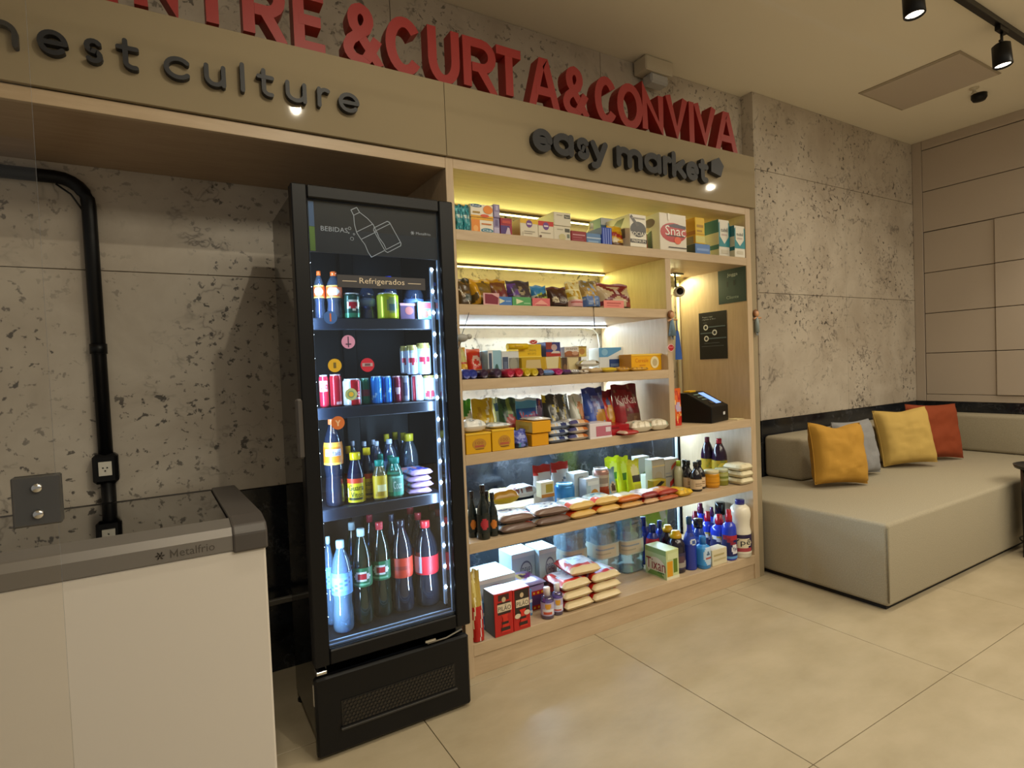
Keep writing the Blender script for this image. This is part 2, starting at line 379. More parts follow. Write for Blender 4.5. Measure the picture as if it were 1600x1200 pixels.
# ---------------------------------------------------------------- ceiling track and its spotlights
TR = thing('spotlight_track', 'black ceiling track carrying the spotlights above the sofa end', 'light track', (0, -.80, ZC))
bx('rail', BLACKM, TR, -1.6, 4.9, -.018, .018, -.035, 0., .002)
for x in (-.2, 2.2): bx('joint', BLACKP, TR, x - .05, x + .05, -.020, .020, -.038, -.002)
TR2 = thing('spotlight_track', 'second black ceiling track, running behind the photographer', 'light track', (0, -1.75, ZC))
bx('rail', BLACKM, TR2, -2.0, 4.9, -.018, .018, -.035, 0., .002)
def track_spot(x, y, aim, power, label, ang=75, deep=0.):
    t = thing('track_spotlight', label, 'spotlight', (x, y, ZC - .036), 0, 'black track spotlights')
    bx('adapter', BLACKP, t, -.06, .06, -.015, .015, -.028, 0., .002)
    m = MB(); m.tube([(0, 0, -.028), (0, 0, -.085)], .008); m.tube([(-.03, 0, -.085), (.03, 0, -.085)], .007); m.build('stem', BLACKM, t)
    d = (Vector(aim) - Vector((x, y, ZC - .2))).normalized()
    h = MB(); h.lathe([(.0001, .075), (.030, .072), (.047, .06), (.050, -.065), (.044, -.07), (.042, -.05)], 20, cap1=False)
    q = d.to_track_quat('-Z', 'Y'); hd = h.build('head', BLACKP, t); hd.rotation_mode = 'QUATERNION'; hd.rotation_quaternion = q; hd.location = (0, 0, -.165)
    f = MB(); f.lathe([(.0415, -.056 + deep), (.0415, -.050 + deep)], 20); fo = f.build('lamp_face', LAMPF, hd)
    p = Vector((x, y, ZC - .036 - .165)) + d * .085
    spot('track_lamp', p, aim, power, ang, .8, rad=.016 if deep else .045)
    return t
WASH = 33
for x, lb in ((-1.0, 'track spotlight nearest the freezer end of the front track'), (.1, 'track spotlight over the drinks cooler'), (1.2, 'track spotlight in front of the shelves'),
              (2.32, 'track spotlight at the top edge of the picture, lit and cropped'), (3.42, 'lit track spotlight hanging beside the ceiling hatch'), (4.5, 'last track spotlight by the panelled wall')):
    track_spot(x, -.80, (x + .02, -1.0, 0), WASH, lb, 95)
for x, lb in ((-.27, 'rear track spotlight mirrored under the thin fascia lettering'), (3.75, 'rear track spotlight mirrored beside the bold fascia lettering')):
    track_spot(x, -1.75, (x * .8 - .2, .3, 1.2), WASH, lb, 100, .075 if x > 1 else .02)
# ================================================================ THE FITTED SHELF UNIT
U = thing('shelf_unit', 'pale oak built-in market shelving with lit shelves of groceries', 'shelving', (0, 0, 0))
XR = 2.0487; XRi = 2.0027; XL = .036; XD0, XD1 = 1.307, 1.349; TH = .047; DB = .50
SZ = [1.993, 1.666, 1.331, .998, .602, .148]
b = lambda n, mt, *a, ch=.0012: bx(n, mt, U, *a, ch)
b('side_panel', WOODV, 0., XL, 0., .58, 0., 2.30); b('side_panel', WOODV, XRi, XR, 0., .58, 0., 2.30)
b('top_panel', WOOD, XL, XRi, 0., .56, 2.256, 2.30)
b('divider', WOODV, XD0, XD1, .001, .56, SZ[3], SZ[0] - TH)
b('shelf_board', WOOD, XL, XRi, 0., DB, SZ[0] - TH, SZ[0])
b('shelf_board', WOOD, XL, XD0, 0., DB, SZ[1] - TH, SZ[1]); b('shelf_board', WOOD, XL, XD0, 0., DB, SZ[2] - TH, SZ[2])
b('shelf_board', WOOD, XL, XRi, 0., .56, SZ[3] - TH, SZ[3]); b('shelf_board', WOOD, XL, XRi, 0., .56, SZ[4] - TH, SZ[4]); b('shelf_board', WOOD, XL, XRi, 0., .585, SZ[5] - .055, SZ[5])
b('plinth', WOOD, XL, XRi, .008, .03, 0., SZ[5] - .055)
def led(name, mt, x0, x1, z, colour, power, y=.515, vertical=False):
    b('led_profile', ALU, x0, x1, y - .012, y + .012, z - .002, z + .012, ch=.001)
    b('led_strip', mt, x0 + .005, x1 - .005, y - .008, y + .008, z - .007, z - .002, ch=0)
    area(name, ((x0 + x1) / 2, y, z - .012), (R(-30), 0, 0), x1 - x0 - .02, .014, power, colour)
led('top_shelf_led', LEDY, XL, XRi, 2.245, YEL, 4.9)
led('second_shelf_led', LEDY, XL, XD0, SZ[0] - TH - .008, YEL, 3.5)
led('third_shelf_led', LEDW, XL, XD0, SZ[1] - TH - .008, COOL, 5.6)
led('fourth_shelf_led', LEDW, XL, XD0, SZ[2] - TH - .008, COOL, 5.6)
led('fifth_shelf_led', LEDW, XL, XRi, SZ[3] - TH - .008, (.52, .76, 1.), 16., y=.545)
led('bottom_shelf_led', LEDW, XL, XRi, SZ[4] - TH - .008, (.50, .75, 1.), 20., y=.545)
# upright cream pipe in the payment corner
m = MB(); m.tube([(1.985, .54, 1.0), (1.985, .54, 1.935)], .011, 10); m.build('cable_pipe', base_mat('pipe_cream', '#d8d2b4', .3), U)
area('corner_fill', (1.90, .50, 1.93), (R(-20), 0, 0), .12, .014, 2.4, (1., .9, .45))  # added fill, no lamp here: stands for glow leaking from the top shelf
# the corner strips behind the lowest shelves and the white cable in the third compartment
for z0, z1 in ((SZ[4], SZ[3] - TH), (SZ[5], SZ[4] - TH)): b('corner_strip', base_mat('strip', '#cfe0ea', .35), XRi - .05, XRi - .035, .57, .583, z0 + .001, z1 - .02, ch=.001)
m = MB(); m.tube([(1.16, .565, 1.605), (1.24, .565, 1.60), (1.275, .565, 1.57), (1.285, .562, 1.50), (1.287, .56, 1.34)], .004, 6); m.build('cable', plain('#e8e8e0'), U)
# beige filler strip between the unit and the marble
bx('trim_1', FASC, None, XR + .001, 2.098, .004, .055, 0., 2.30, .001)['kind'] = 'structure'
# ---------------------------------------------------------------- fascia over the niche and the shelves, letters as its parts
FA = thing('shop_fascia', 'long beige fascia boards above the cooler and shelves, with dark lettering', 'fascia', (0, 0, 0))
f = lambda n, mt, *a, ch=.0012: bx(n, mt, FA, *a, ch)
f('fascia_board', FASC, X0 + .01, 0.0005, -.016, .004, 2.301, 2.612); f('fascia_board', FASC, .0025, 2.085, -.016, .004, 2.301, 2.612)
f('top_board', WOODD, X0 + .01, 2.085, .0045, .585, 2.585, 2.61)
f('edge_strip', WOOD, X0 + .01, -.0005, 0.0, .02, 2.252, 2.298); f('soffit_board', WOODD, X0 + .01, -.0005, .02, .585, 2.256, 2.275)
def arc(cx, cy, r, a0, a1, n=12, ry=None):
    return [(cx + r * math.cos(R(a0 + (a1 - a0) * i / n)), cy + (ry or r) * math.sin(R(a0 + (a1 - a0) * i / n))) for i in range(n + 1)]
GL = {'o': (1., [arc(.5, .5, .5, 0, 359, 24)]), 'n': (.84, [[(0, 0), (0, 1)], arc(.42, .56, .42, 180, 0) + [(.84, 0)]]),
      'h': (.84, [[(0, 0), (0, 1.45)], arc(.42, .56, .42, 180, 0) + [(.84, 0)]]),
      'e': (1., [[(.02, .5), (1, .5)] , arc(.5, .5, .5, 0, 318, 22)]),
      's': (.66, [arc(.33, .745, .26, 35, 270, 10) + arc(.33, .25, .25, 90, -145, 10)]),
      't': (.62, [[(.22, 1.38)] + [(.22, .28)] + arc(.48, .28, .26, 180, 285, 6), [(0, 1), (.58, 1)]]),
      'c': (.93, [arc(.5, .5, .5, 42, 318, 18)]), 'u': (.84, [[(0, 1)] + arc(.42, .42, .42, 180, 360) + [(.84, 1)], [(.84, 1), (.84, 0)]]),
      'l': (.01, [[(0, 0), (0, 1.45)]]), 'r': (.62, [[(0, 0), (0, 1)], arc(.42, .56, .42, 180, 62, 8)]),
      'a': (1., [arc(.5, .5, .5, 0, 359, 24), [(1, 1), (1, 0)]]), 'y': (.9, [[(0, 1), (.46, .02)], [(.92, 1), (.34, -.32), (.2, -.42), (.02, -.42)]]),
      'm': (1.5, [[(0, 0), (0, 1)], arc(.375, .6, .375, 180, 0) + [(.75, 0)], arc(1.125, .6, .375, 180, 0) + [(1.5, 0)]]),
      'k': (.72, [[(0, 0), (0, 1.45)], [(.66, 1), (.02, .38)], [(.25, .58), (.72, 0)]])}
def sign_letter(ch, x0, x1, z0, xh, sw, y0, y1, parent, mat):
    w, st = GL[ch]; m = MB(); W_ = (x1 - x0 - sw)
    for i_, s in enumerate(st):
        m.stroke([(x0 + sw / 2 + (p[0] / w * W_ if w > .05 else W_ / 2), z0 + sw / 2 + p[1] * (xh - sw)) for p in s], sw, y0 - .0006 * i_, y1, None, True, i_ == 0 and ch in 'oa')
    return m.build('letter', mat, parent)
for ch, a, c in zip('honestculture', (-1.63, -1.575, -1.48, -1.362, -1.251, -1.164, -1.033, -.914, -.801, -.748, -.65, -.537, -.458),
                    (-1.585, -1.50, -1.406, -1.286, -1.193, -1.097, -.953, -.847, -.786, -.685, -.576, -.489, -.377)):
    sign_letter(ch, a, c, 2.392, .076, .0145, -.040, -.0165, FA, DARKL)
for ch, a, c in zip('easymarket', (.428, .545, .68, .772, .938, 1.13, 1.266, 1.335, 1.445, 1.546), (.541, .667, .77, .88, 1.117, 1.255, 1.335, 1.445, 1.547, 1.632)):
    sign_letter(ch, a, c, 2.382, .107, .0315, -.046, -.0165, FA, DARKL)
m = MB(); m.poly([(1.652, 2.455), (1.735, 2.437), (1.762, 2.50), (1.722, 2.545), (1.655, 2.515)], -.046, -.0165); m.build('pentagon_logo', DARKL, FA)
# ---------------------------------------------------------------- red block letters standing on the fascia
CAP = {'E': [[(1, 1), (0, 1), (0, 0), (1, 0)], [(0, .5), (.86, .5)]], 'N': [[(0, 0), (0, 1), (1, 0), (1, 1)]], 'T': [[(.5, 0), (.5, 1)], [(-.12, 1), (1.12, 1)]],
       'R': [[(0, 0), (0, 1), (.6, 1)] + arc(.6, .73, .4, 90, -90, 8, .27) + [(.19, .46)], [(.5, .46), (1.05, -.1)]],
       'C': [arc(.5, .5, .5, 38, 322, 20)], 'U': [[(0, 1.1)] + arc(.5, .42, .5, 180, 360, 12, .42) + [(1, 1.1)]],
       'A': [[(-.05, -.1), (.42, 1.0), (.58, 1.0), (1.05, -.1)], [(.14, .30), (.86, .30)]], 'O': [arc(.5, .5, .5, 0, 345, 23)], 'V': [[(-.05, 1.1), (.5, 0), (1.05, 1.1)]], 'I': [[(.5, -.1), (.5, 1.1)]],
       '&': [[(1.05, -.08), (.22, .66)] + arc(.45, .80, .27, 190, -10, 10, .22) + [(.62, .62), (.52, .57)], [(.60, .62), (.10, .36)] + arc(.38, .2, .38, 170, 300, 8, .22) + [(.64, .05)], [(.60, .02), (1.0, .46)]]}
RL = [('E', -1.244, -1.132, 'red block letter E, first of the row over the thin fascia lettering'), ('N', -1.107, -.973, 'red block letter N, cut off by the top of the picture'), ('T', -.941, -.809, 'red block letter T between the N and the R over the thin fascia lettering'),
      ('R', -.777, -.629, 'red block letter R next to the E before the first ampersand'), ('E', -.602, -.468, 'red block letter E just before the first ampersand'), ('&', -.418, -.258, 'red block ampersand above the drinks cooler'),
      ('C', -.244, -.083, 'red block letter C right after the first ampersand'), ('U', -.058, .091, 'red block letter U, the only one in the row'), ('R', .108, .275, 'red block letter R after the U'),
      ('T', .271, .417, 'red block letter T between the second R and the A'), ('A', .454, .623, 'red block letter A before the second ampersand'), ('&', .648, .809, 'red block ampersand above the bold fascia lettering'),
      ('C', .849, .999, 'red block letter C after the second ampersand'), ('O', .998, 1.175, 'red block letter O, the only one in the row'), ('N', 1.174, 1.333, 'red block letter N after the O'),
      ('V', 1.356, 1.519, 'red block letter V before the I'), ('I', 1.518, 1.593, 'red block letter I between the two V letters'), ('V', 1.581, 1.757, 'red block letter V after the I'), ('A', 1.761, 1.947, 'red block letter A, last of the row by the marble')]
for ch, a, c, lb in RL:
    sw = .040; z0, z1 = 2.6125, 2.850; m = MB(); w = c - a - sw
    if ch in 'OC': sw = .042
    for i_, s in enumerate(CAP[ch]):
        m.stroke([(a + sw / 2 + p[0] * w, max(z0 + (.0 if p[1] < -.01 else sw / 2), min(z1 - (0 if p[1] > 1.01 else sw / 2), z0 + sw / 2 + p[1] * (z1 - z0 - sw)))) for p in s], sw, .001 - .0007 * i_, .07 + .0007 * i_, None, False, ch == 'O')
    m.v = [(q[0], q[1], max(q[2], 2.6128)) for q in m.v]
    tag(m.build('sign_letter', RED), lb, 'letter', 'red letters on the fascia')
# ---------------------------------------------------------------- conduit and socket in the niche
t = thing('wall_conduit', 'black surface conduit running down the marble to a socket', 'conduit', (-1.31, YW - .012, 0))
m = MB(); m.tube([(-1.8, -.03, 2.192), (-.10, -.03, 2.192)] + [(-.10 + .10 * math.sin(R(a)), -.03, 2.092 + .10 * math.cos(R(a))) for a in (15, 30, 45, 60, 75)] + [(0, -.03, 2.09), (.006, -.03, 1.09)], .0255, 12); m.build('pipe', BLACKP, t)
m = MB(); m.tube([(.008, -.03, .985), (.008, -.03, .30)], .0255, 12); m.build('lower_pipe', BLACKP, t)
m = MB(); m.lathe([(.030, 1.50), (.030, 1.54)], 12, cx=.003, cy=-.03); m.build('sleeve', BLACKP, t)
m = MB(); m.tube([(-.10, -.030, 2.165), (-.055, -.03, 2.13), (-.02, -.03, 2.07)], .004, 6); m.build('wire', BLACKM, t)
t = thing('wall_socket', 'black socket box with white outlet at the foot of the conduit', 'socket', (-1.306, YW - .012, 1.037))
bx('box', BLACKP, t, -.043, .043, -.062, 0., -.06, .06, .012)
bx('outlet_plate', plain('#d9d4c6'), t, -.022, .022, -.066, -.0615, -.026, .030, .001)
m = MB()
for dx, dz in ((-.007, .005), (.007, .005), (0, -.005)): m.lathe([(.003, 0), (.003, .0015)], 8)
v = []
for k, (dx, dz) in enumerate(((-.007, .006), (.007, .006), (0, -.006))):
    for q in m.v[k * 16:(k + 1) * 16]: v.append((q[0] + dx, -.0662 - q[2], q[1] + dz))
m.v = v; m.build('pin_holes', BLACKM, t)
t = thing('wall_rail', 'thin grey rail along the dark base between freezer and cooler', 'rail', (-.9, .50, .36))
bx('bar', plain('#6b675e'), t, -.25, .34, -.012, .012, -.012, .012, .003)
for x in (-.2, .28): bx('bracket', BLACKM, t, x - .015, x + .015, .012, .088, -.02, .02)
# ================================================================ SOFA
t = thing('corner_sofa', 'low beige linen corner sofa with block seat along the marble wall', 'sofa', (2.135, -.71, 0))
def soft_box(name, x0, x1, y0, y1, z0, z1, r, mt=FABRIC, amp=.004, seed=0., parent=t):
    o = bx(name, mt, parent, x0, x1, y0, y1, z0, z1); me = o.data
    b_ = o.modifiers.new('round', 'BEVEL'); b_.width = r; b_.segments = 4
    for p in me.polygons: p.use_smooth = True
    return o
bx('plinth', plain('#1f1b18', .8), t, .03, 3.04, .03, 1.16, 0., .03)
soft_box('seat_base', 0, 3.06, 0, 1.19, .025, .472, .022)
soft_box('back_bolster', .66, 3.06, .885, 1.19, .4735, .782, .03)
soft_box('back_bolster', 2.86, 3.06, .02, .882, .4735, .80, .03)
for x, y in ((.002, .002),):
    m = MB(); m.tube([(x, y, .05), (x, y, .45)], .004, 6); m.build('seam', base_mat('seam_thread', '#7d735d', .9), t)
def cushion(label, loc, w, h, d, rot, col, name='cushion', mat=None, dent=0., seed=1.):
    m = MB(); n = 22; mt = mat or grain_mat('cushion_' + col.strip('#'), col, col, (80, 80, 80), .85, 2., .4, 3.)
    def P(u, v, s):
        a, b_ = 2 * u - 1, 2 * v - 1
        e = max(0., (1 - a ** 4)) ** .5 * max(0., (1 - b_ ** 4)) ** .5
        pull = 1 - .07 * (1 - a * a) * abs(b_) ** 3 ; pull2 = 1 - .07 * (1 - b_ * b_) * abs(a) ** 3
        wr = .016 * noise.noise(Vector((a * 2.2, b_ * 2.2, seed))) * e + .011 * noise.noise(Vector((a * 5, b_ * 7, seed + 3))) * e
        dd = dent * max(0, v - .55) * math.exp(-(a * 2.4) ** 2) * .5
        return (a * w / 2 * pull2, s * (d / 2 * e ** .8) + wr, h * (b_ / 2 * pull + .5) - dd)
    m.grid(n, n, lambda u, v: P(u, v, -1)); m.grid(n, n, lambda u, v: P(u, v, 1), flip=True)
    t_ = thing(name, label, 'cushion', loc, 0, 'scatter cushions on the sofa'); t_.rotation_euler = rot
    m.build('cover', mt, t_)
    s = MB(); ring = [P(i / n, 0, 0) for i in range(n + 1)] + [P(1, i / n, 0) for i in range(1, n + 1)] + [P(1 - i / n, 1, 0) for i in range(1, n + 1)] + [P(0, 1 - i / n, 0) for i in range(1, n + 1)]
    s.tube([Vector(p) for p in ring], .0035, 5); s.build('piping', mt, t_); return t_
cushion('slouched golden yellow cushion with creases, nearest the shelves', (2.83, -.085, .4745 + .018), .40, .42, .17, (R(-12), R(3), R(-22)), '#b98a30', dent=.12, seed=2.)
cushion('pale grey cushion tucked behind the slouched golden one', (3.25, .0, .4745 + .015), .40, .40, .13, (R(-12), 0, R(-8)), '#8d8d8f', seed=5.)
cushion('light yellow upright cushion in front of the rust one', (3.87, -.045, .4745 + .022), .415, .44, .17, (R(-13), R(-3), R(-32)), '#c4a458', dent=.06, seed=8.)
cushion('rust orange cushion behind the light yellow one', (4.30, -.055, .4745 + .018), .46, .45, .12, (R(-11), R(2), R(-24)), '#8c3a14', seed=11.)
t = thing('side_table', 'round black metal tray side table at the sofa front edge', 'table', (3.80, -.905, 0))
m = MB(); m.lathe([(.0001, .578), (.175, .578), (.19, .58), (.197, .60), (.19, .60), (.184, .586), (.0001, .584)], 36, cap0=False, cap1=False); m.build('tray', BLACKM, t)
m = MB(); m.lathe([(.150, .11), (.160, .57)], 32); m.build('drum', plain('#2a2226'), t)
for k in range(3):
    a = R(140 + 120 * k); m = MB(); m.tube([(.165 * math.cos(a), .165 * math.sin(a), .578), (.172 * math.cos(a), .172 * math.sin(a), .0)], .007, 6); m.build('leg', BLACKM, t)
m = MB(); m.tube([(.165 * math.cos(R(10 * i)), .165 * math.sin(R(10 * i)), .10) for i in range(37)], .005, 6); m.build('lower_ring', BLACKM, t)
# ================================================================ CHEST FREEZER
t = thing('chest_freezer', 'white chest freezer with sliding glass lids and grey rim', 'freezer', (-1.60, 0, 0))
xa, xb, ya, yb = -.75, .747, -.49, .50
b = lambda n, mt, *a, ch=.002: bx(n, mt, t, *a, ch)
b('front_panel', WHITEE, xa, xb, ya, ya + .05, .05, .897, ch=.006); b('back_panel', WHITEE, xa, xb, yb - .05, yb, .05, .87)
b('end_panel', WHITEE, xa, xa + .05, ya + .05, yb - .05, .05, .88); b('end_panel', WHITEE, xb - .05, xb, ya + .05, yb - .05, .05, .88)
b('inner_floor', plain('#4a4a4a'), xa + .05, xb - .05, ya + .05, yb - .05, .20, .22)
b('base', BLACKP, xa + .02, xb - .02, ya + .02, yb - .02, .0, .05)
def slope(y): return .966 - (y + .40) / .90 * .060
m = MB(); prof = [(ya - .004, .897), (ya - .004, .938), (ya + .014, .958), (ya + .095, .968), (ya + .095, .897)]
for x in (xa + .1, xb - .085): m.v += [(x, y, z) for y, z in prof]
for i in range(5): m.face((i, (i + 1) % 5, 5 + (i + 1) % 5, 5 + i))
m.face(range(5)); m.face(range(9, 4, -1)); m.build('front_rim', ALU, t)
def corner(name, x0, x1):
    m = MB(); pr = [(ya - .010, .888), (ya - .010, .942), (ya + .012, .963), (ya + .10, .972), (yb - .03, .918), (yb + .006, .908), (yb + .006, .865), (ya + .07, .888)]
    k = len(pr)
    for x in (x0, x1): m.v += [(x, y, z) for y, z in pr]
    m.face(range(k)); m.face(range(2 * k - 1, k - 1, -1))
    for i in range(k): m.face((i, k + i, k + (i + 1) % k, (i + 1) % k))
    return shade_smooth_bevel(m.build(name, GREYP, t), .006)
corner('end_rim', xb - .085, xb + .006); corner('end_rim', xa - .006, xa + .085)
b('back_rail', BLACKP, xa + .085, xb - .085, yb - .05, yb + .004, .880, .907)
for nm, x0, x1, dz in (('glass_lid', xa + .09, -.05, 0.), ('glass_lid', -.12, xb - .09, .008)):
    y0, y1 = ya + .096, yb - .052; m = MB()
    for e in (0, .004): m.v += [(x0, y0, slope(y0) - .012 + dz + e), (x1, y0, slope(y0) - .012 + dz + e), (x1, y1, slope(y1) - .012 + dz + e), (x0, y1, slope(y1) - .012 + dz + e)]
    m.face((0, 3, 2, 1)); m.face((4, 5, 6, 7))
    for i in range(4): m.face((i, (i + 1) % 4, 4 + (i + 1) % 4, 4 + i))
    g = m.build(nm, FGLASS, t)
    for xe in ((x1 - .012, x1) if x0 < -.3 else (x0, x0 + .012),):
        q = MB(); q.v = [(xe[0], y0, slope(y0) + dz - .013), (xe[1], y0, slope(y0) + dz - .013), (xe[1], y1, slope(y1) + dz - .013), (xe[0], y1, slope(y1) + dz - .013)]
        q.v += [(a, c, z + .009) for a, c, z in q.v]; q.face((0, 3, 2, 1)); q.face((4, 5, 6, 7))
        for i in range(4): q.face((i, (i + 1) % 4, 4 + (i + 1) % 4, 4 + i))
        q.build('lid_edge', BLACKP, g)
m = MB(); add_text(m, 'etalfrio', lambda u, v: (.533 + .084 * u, ya - .0046, .907 + .022 * v), 0, 0, 1, 1, None)
m.stroke([(.513, .9075), (.513, .9255), (.5205, .9135), (.528, .9255), (.528, .9075)], .003, ya - .0052, ya - .0042)
for k in range(6):
    a = R(60 * k); m.stroke([(.488, .917), (.488 + .011 * math.cos(a), .917 + .011 * math.sin(a))], .0028, ya - .0052, ya - .0042)
    m.stroke([(.488 + .005 * math.cos(a - .5), .917 + .005 * math.sin(a - .5)), (.488 + .009 * math.cos(a + .1), .917 + .009 * math.sin(a + .1))], .002, ya - .0052, ya - .0042)
m.build('logo', base_mat('logo_grey', '#4e4842', .5), t)
# ---------------------------------------------------------------- clear acrylic screen in front of the freezer, with its bolted clamp
t = thing('acrylic_screen', 'clear acrylic screen standing in front of the freezer', 'screen', (-1.2175, -1.2, 0))
bx('pane', ACRYL, t, -1.9, .0, -.004, .004, .012, 3.0, .0008)
bx('floor_channel', ALU, t, -1.9, .0, -.014, .014, 0., .03)
t = thing('glass_clamp', 'bolted clear acrylic clamp on the screen edge', 'clamp', (-1.238, -1.2045, 1.2125))
bx('plate', FROST, t, -.029, .027, -.006, -.0005, -.036, .036, .002); bx('plate', FROST, t, -.029, .027, .009, .0145, -.036, .036, .002)
for z in (.019, -.019):
    m = MB(); m.lathe([(.0068, 0), (.0068, .0025), (.005, .0045), (.0001, .005)], 16)
    m.v = [(a, -.006 - c, z + d) for a, d, c in m.v]; m.build('bolt', CHROME, t)
# ================================================================ DRINKS COOLER
t = thing('drinks_cooler', 'tall black glass-door drinks cooler full of bottles and cans', 'cooler', (-.379, 0, 0)); CO = t
b = lambda n, mt, *a, ch=.003, p=t: bx(n, mt, p, *a, ch)
xa, xb, yb = -.285, .297, .32; yd = -.150
b('side_wall', base_mat('gloss_black_steel', '#0c0c0e', .05, spec=.6), xa, xa + .035, yd, yb, .03, 2.035); b('side_wall', base_mat('gloss_black_steel', '#0c0c0e', .05, spec=.6), xb - .035, xb, yd, yb, .03, 2.035)
b('back_wall', BLACKI, xa + .035, xb - .035, yb - .04, yb, .03, 2.035); b('roof', BLACKP, xa + .035, xb - .035, yd, yb - .04, 1.99, 2.035)
b('inner_floor', BLACKI, xa + .035, xb - .035, yd + .01, yb - .04, .352, .390)
b('shelf_post', BLACKI, -.03, .03, yb - .06, yb - .041, .40, 1.98)
b('floor_lip_glow', base_mat('floor_lip_glow', '#a9bdd4', .35), xa + .036, xb - .036, yd + .002, yd + .0095, .385, .408, ch=.001)  # pale blue paints the cooler LED glow along the floor edge
for z, nm in ((1.588, 0), (1.256, 1), (.878, 2)):
    s = b('shelf', base_mat('wire_shelf', '#1a2230', .4), xa + .042, xb - .042, -.085, yb - .075, z - .012, z - .001, ch=.001)
    b('price_rail', base_mat('price_rail', '#161c28', .35), xa + .042, xb - .042, -.108, -.0855, z - .043, z, ch=.003, p=s)
    for x in (-.255, .245): b('bracket', BLACKI, x, x + .01, -.08, yb - .08, z - .03, z - .0125, ch=0, p=s)
# base with grille
b('base_panel', BLACKP, -.303, .305, -.185, -.15, .012, .300, ch=.008)
g = MB(); z0, z1, x0, x1 = .105, .200, -.215, .235
fr = b('grille_frame', BLACKM, x0, x1, -.1875, -.1852, z0, z1, ch=0)
m = MB()
for j in range(7):
    for i in range(30):
        cx, cz = x0 + .012 + i * .0148 + (j % 2) * .0074, z0 + .009 + j * .0128
        if cx < x1 - .008: m.poly([(cx + .0052 * math.cos(R(60 * k)), cz + .0052 * math.sin(R(60 * k))) for k in range(6)], -.1905, -.1876)
o = m.build('grille_dots', base_mat('grille_metal', '#3b3732', .4, .5), fr); o['kind'] = 'stuff'
b('grille_lip', base_mat('lip', '#2a2826', .4), x0 - .005, x1 + .005, -.198, -.1855, z0 - .010, z0 - .002, ch=.001)
for x in (-.27, .25):
    m = MB(); m.lathe([(.02, 0), (.02, .012), (.012, .02), (.012, .03)], 12, cx=x, cy=-.13); m.build('foot', BLACKM, t)
    m = MB(); m.lathe([(.02, 0), (.02, .012), (.012, .02), (.012, .03)], 12, cx=x, cy=.27); m.build('foot', BLACKM, t)
b('hinge', CHROME, -.298, -.262, -.205, -.16, .322, .334, ch=.002); b('hinge', CHROME, .11, .155, -.204, -.16, .322, .332, ch=.002)
m = MB(); m.tube([(.12, -.198, .318), (.2, -.2, .320), (.27, -.196, .334)], .003, 6); m.build('door_wire', plain('#8d877c'), t)
b('asset_tag', plain('#b9b2a4'), -.3055, -.3035, -.17, -.158, .20, .275, ch=0)
# door
d = b('door_frame', BLACKP, -.303, -.251, -.212, -.158, .352, 2.040, ch=.004)
for q in ((.243, .303, .352, 2.040), (-.2505, .2425, 1.995, 2.040), (-.2505, .2425, .352, .404)):
    b('door_rail', BLACKP, q[0], q[1], -.212, -.158, q[2], q[3], ch=.004, p=d)
b('door_glass', GLASS, -.2505, .2425, -.196, -.192, .4045, 1.9945, ch=0, p=d)
b('inner_gasket', base_mat('gasket_glow', '#8fa3bd', .4), -.2500, .2420, -.186, -.176, .405, .411, ch=0, p=d)  # pale blue seal colour: LED glow painted in around the glass
for x in (-.2500, .2375): b('inner_gasket', base_mat('gasket_glow', '#5d6f88', .4), x, x + .0045, -.186, -.176, .4155, 1.9940, ch=0, p=d)
m = MB(); m.box(-.325, -.304, -.232, -.200, 1.095, 1.30, None, .006); hnd = m.build('handle', GREYP, d)
# header panel with line drawing
HP = b('header_panel', base_mat('header_black', '#17191f', .5), -.245, .239, -.190, -.186, 1.812, 1.993, ch=0)
yp = -.1902; m = MB(); WH = None
L_ = lambda pts, w=.0022, closed=False: m.stroke(pts, w, yp - .0012, yp, None, True, closed)
def rotp(pts, cx, cz, a): return [(cx + x * math.cos(a) - z * math.sin(a), cz + x * math.sin(a) + z * math.cos(a)) for x, z in pts]
bot = [(-.012, .178), (.012, .178), (.013, .158), (.028, .128), (.036, .10), (.034, .068), (.031, .05), (.035, .02), (.033, .0), (-.033, .0), (-.035, .02), (-.031, .05), (-.034, .068), (-.036, .10), (-.028, .128), (-.013, .158)]
A = R(29); L_(rotp(bot, .002, 1.822, A), .0024, True)
for z in (.072, .102, .158): L_(rotp([(-.035 if z < .15 else -.013, z), (.035 if z < .15 else .013, z)], .002, 1.822, A))
can = [(-.03, 0), (.03, 0), (.036, .008), (.036, .092), (.03, .10), (-.03, .10), (-.036, .092), (-.036, .008)]
L_(rotp(can, .062, 1.842, A), .0024, True)
for z in (.012, .088): L_(rotp([(-.035, z), (.035, z)], .062, 1.842, A))
for cx, cz, r in ((-.096, 1.868, .006), (-.103, 1.905, .005), (-.088, 1.885, .003), (-.107, 1.888, .002)): L_(arc(cx, cz, r, 0, 340, 10), .0014, True)
add_text(m, 'BEBIDAS', lambda u, v: (-.205 + .095 * u, yp - .0008, 1.888 + .017 * v), 0, 0, 1, 1, None)
add_text(m, 'Metalfrio', lambda u, v: (.152 + .06 * u, yp - .0008, 1.904 + .010 * v), 0, 0, 1, 1, None)
for k in range(3): a = R(60 * k); L_([(.138 - .007 * math.cos(a), 1.909 - .007 * math.sin(a)), (.138 + .007 * math.cos(a), 1.909 + .007 * math.sin(a))], .002)
m.build('line_drawing', base_mat('header_white', '#e9ecf2', .5), HP)
bx('colour_strip', plain('#7fa62a'), HP, -.2445, -.226, -.1912, -.1905, 1.815, 1.90); bx('colour_strip', plain('#5b7fae'), HP, -.2445, -.226, -.1912, -.1905, 1.901, 1.988)
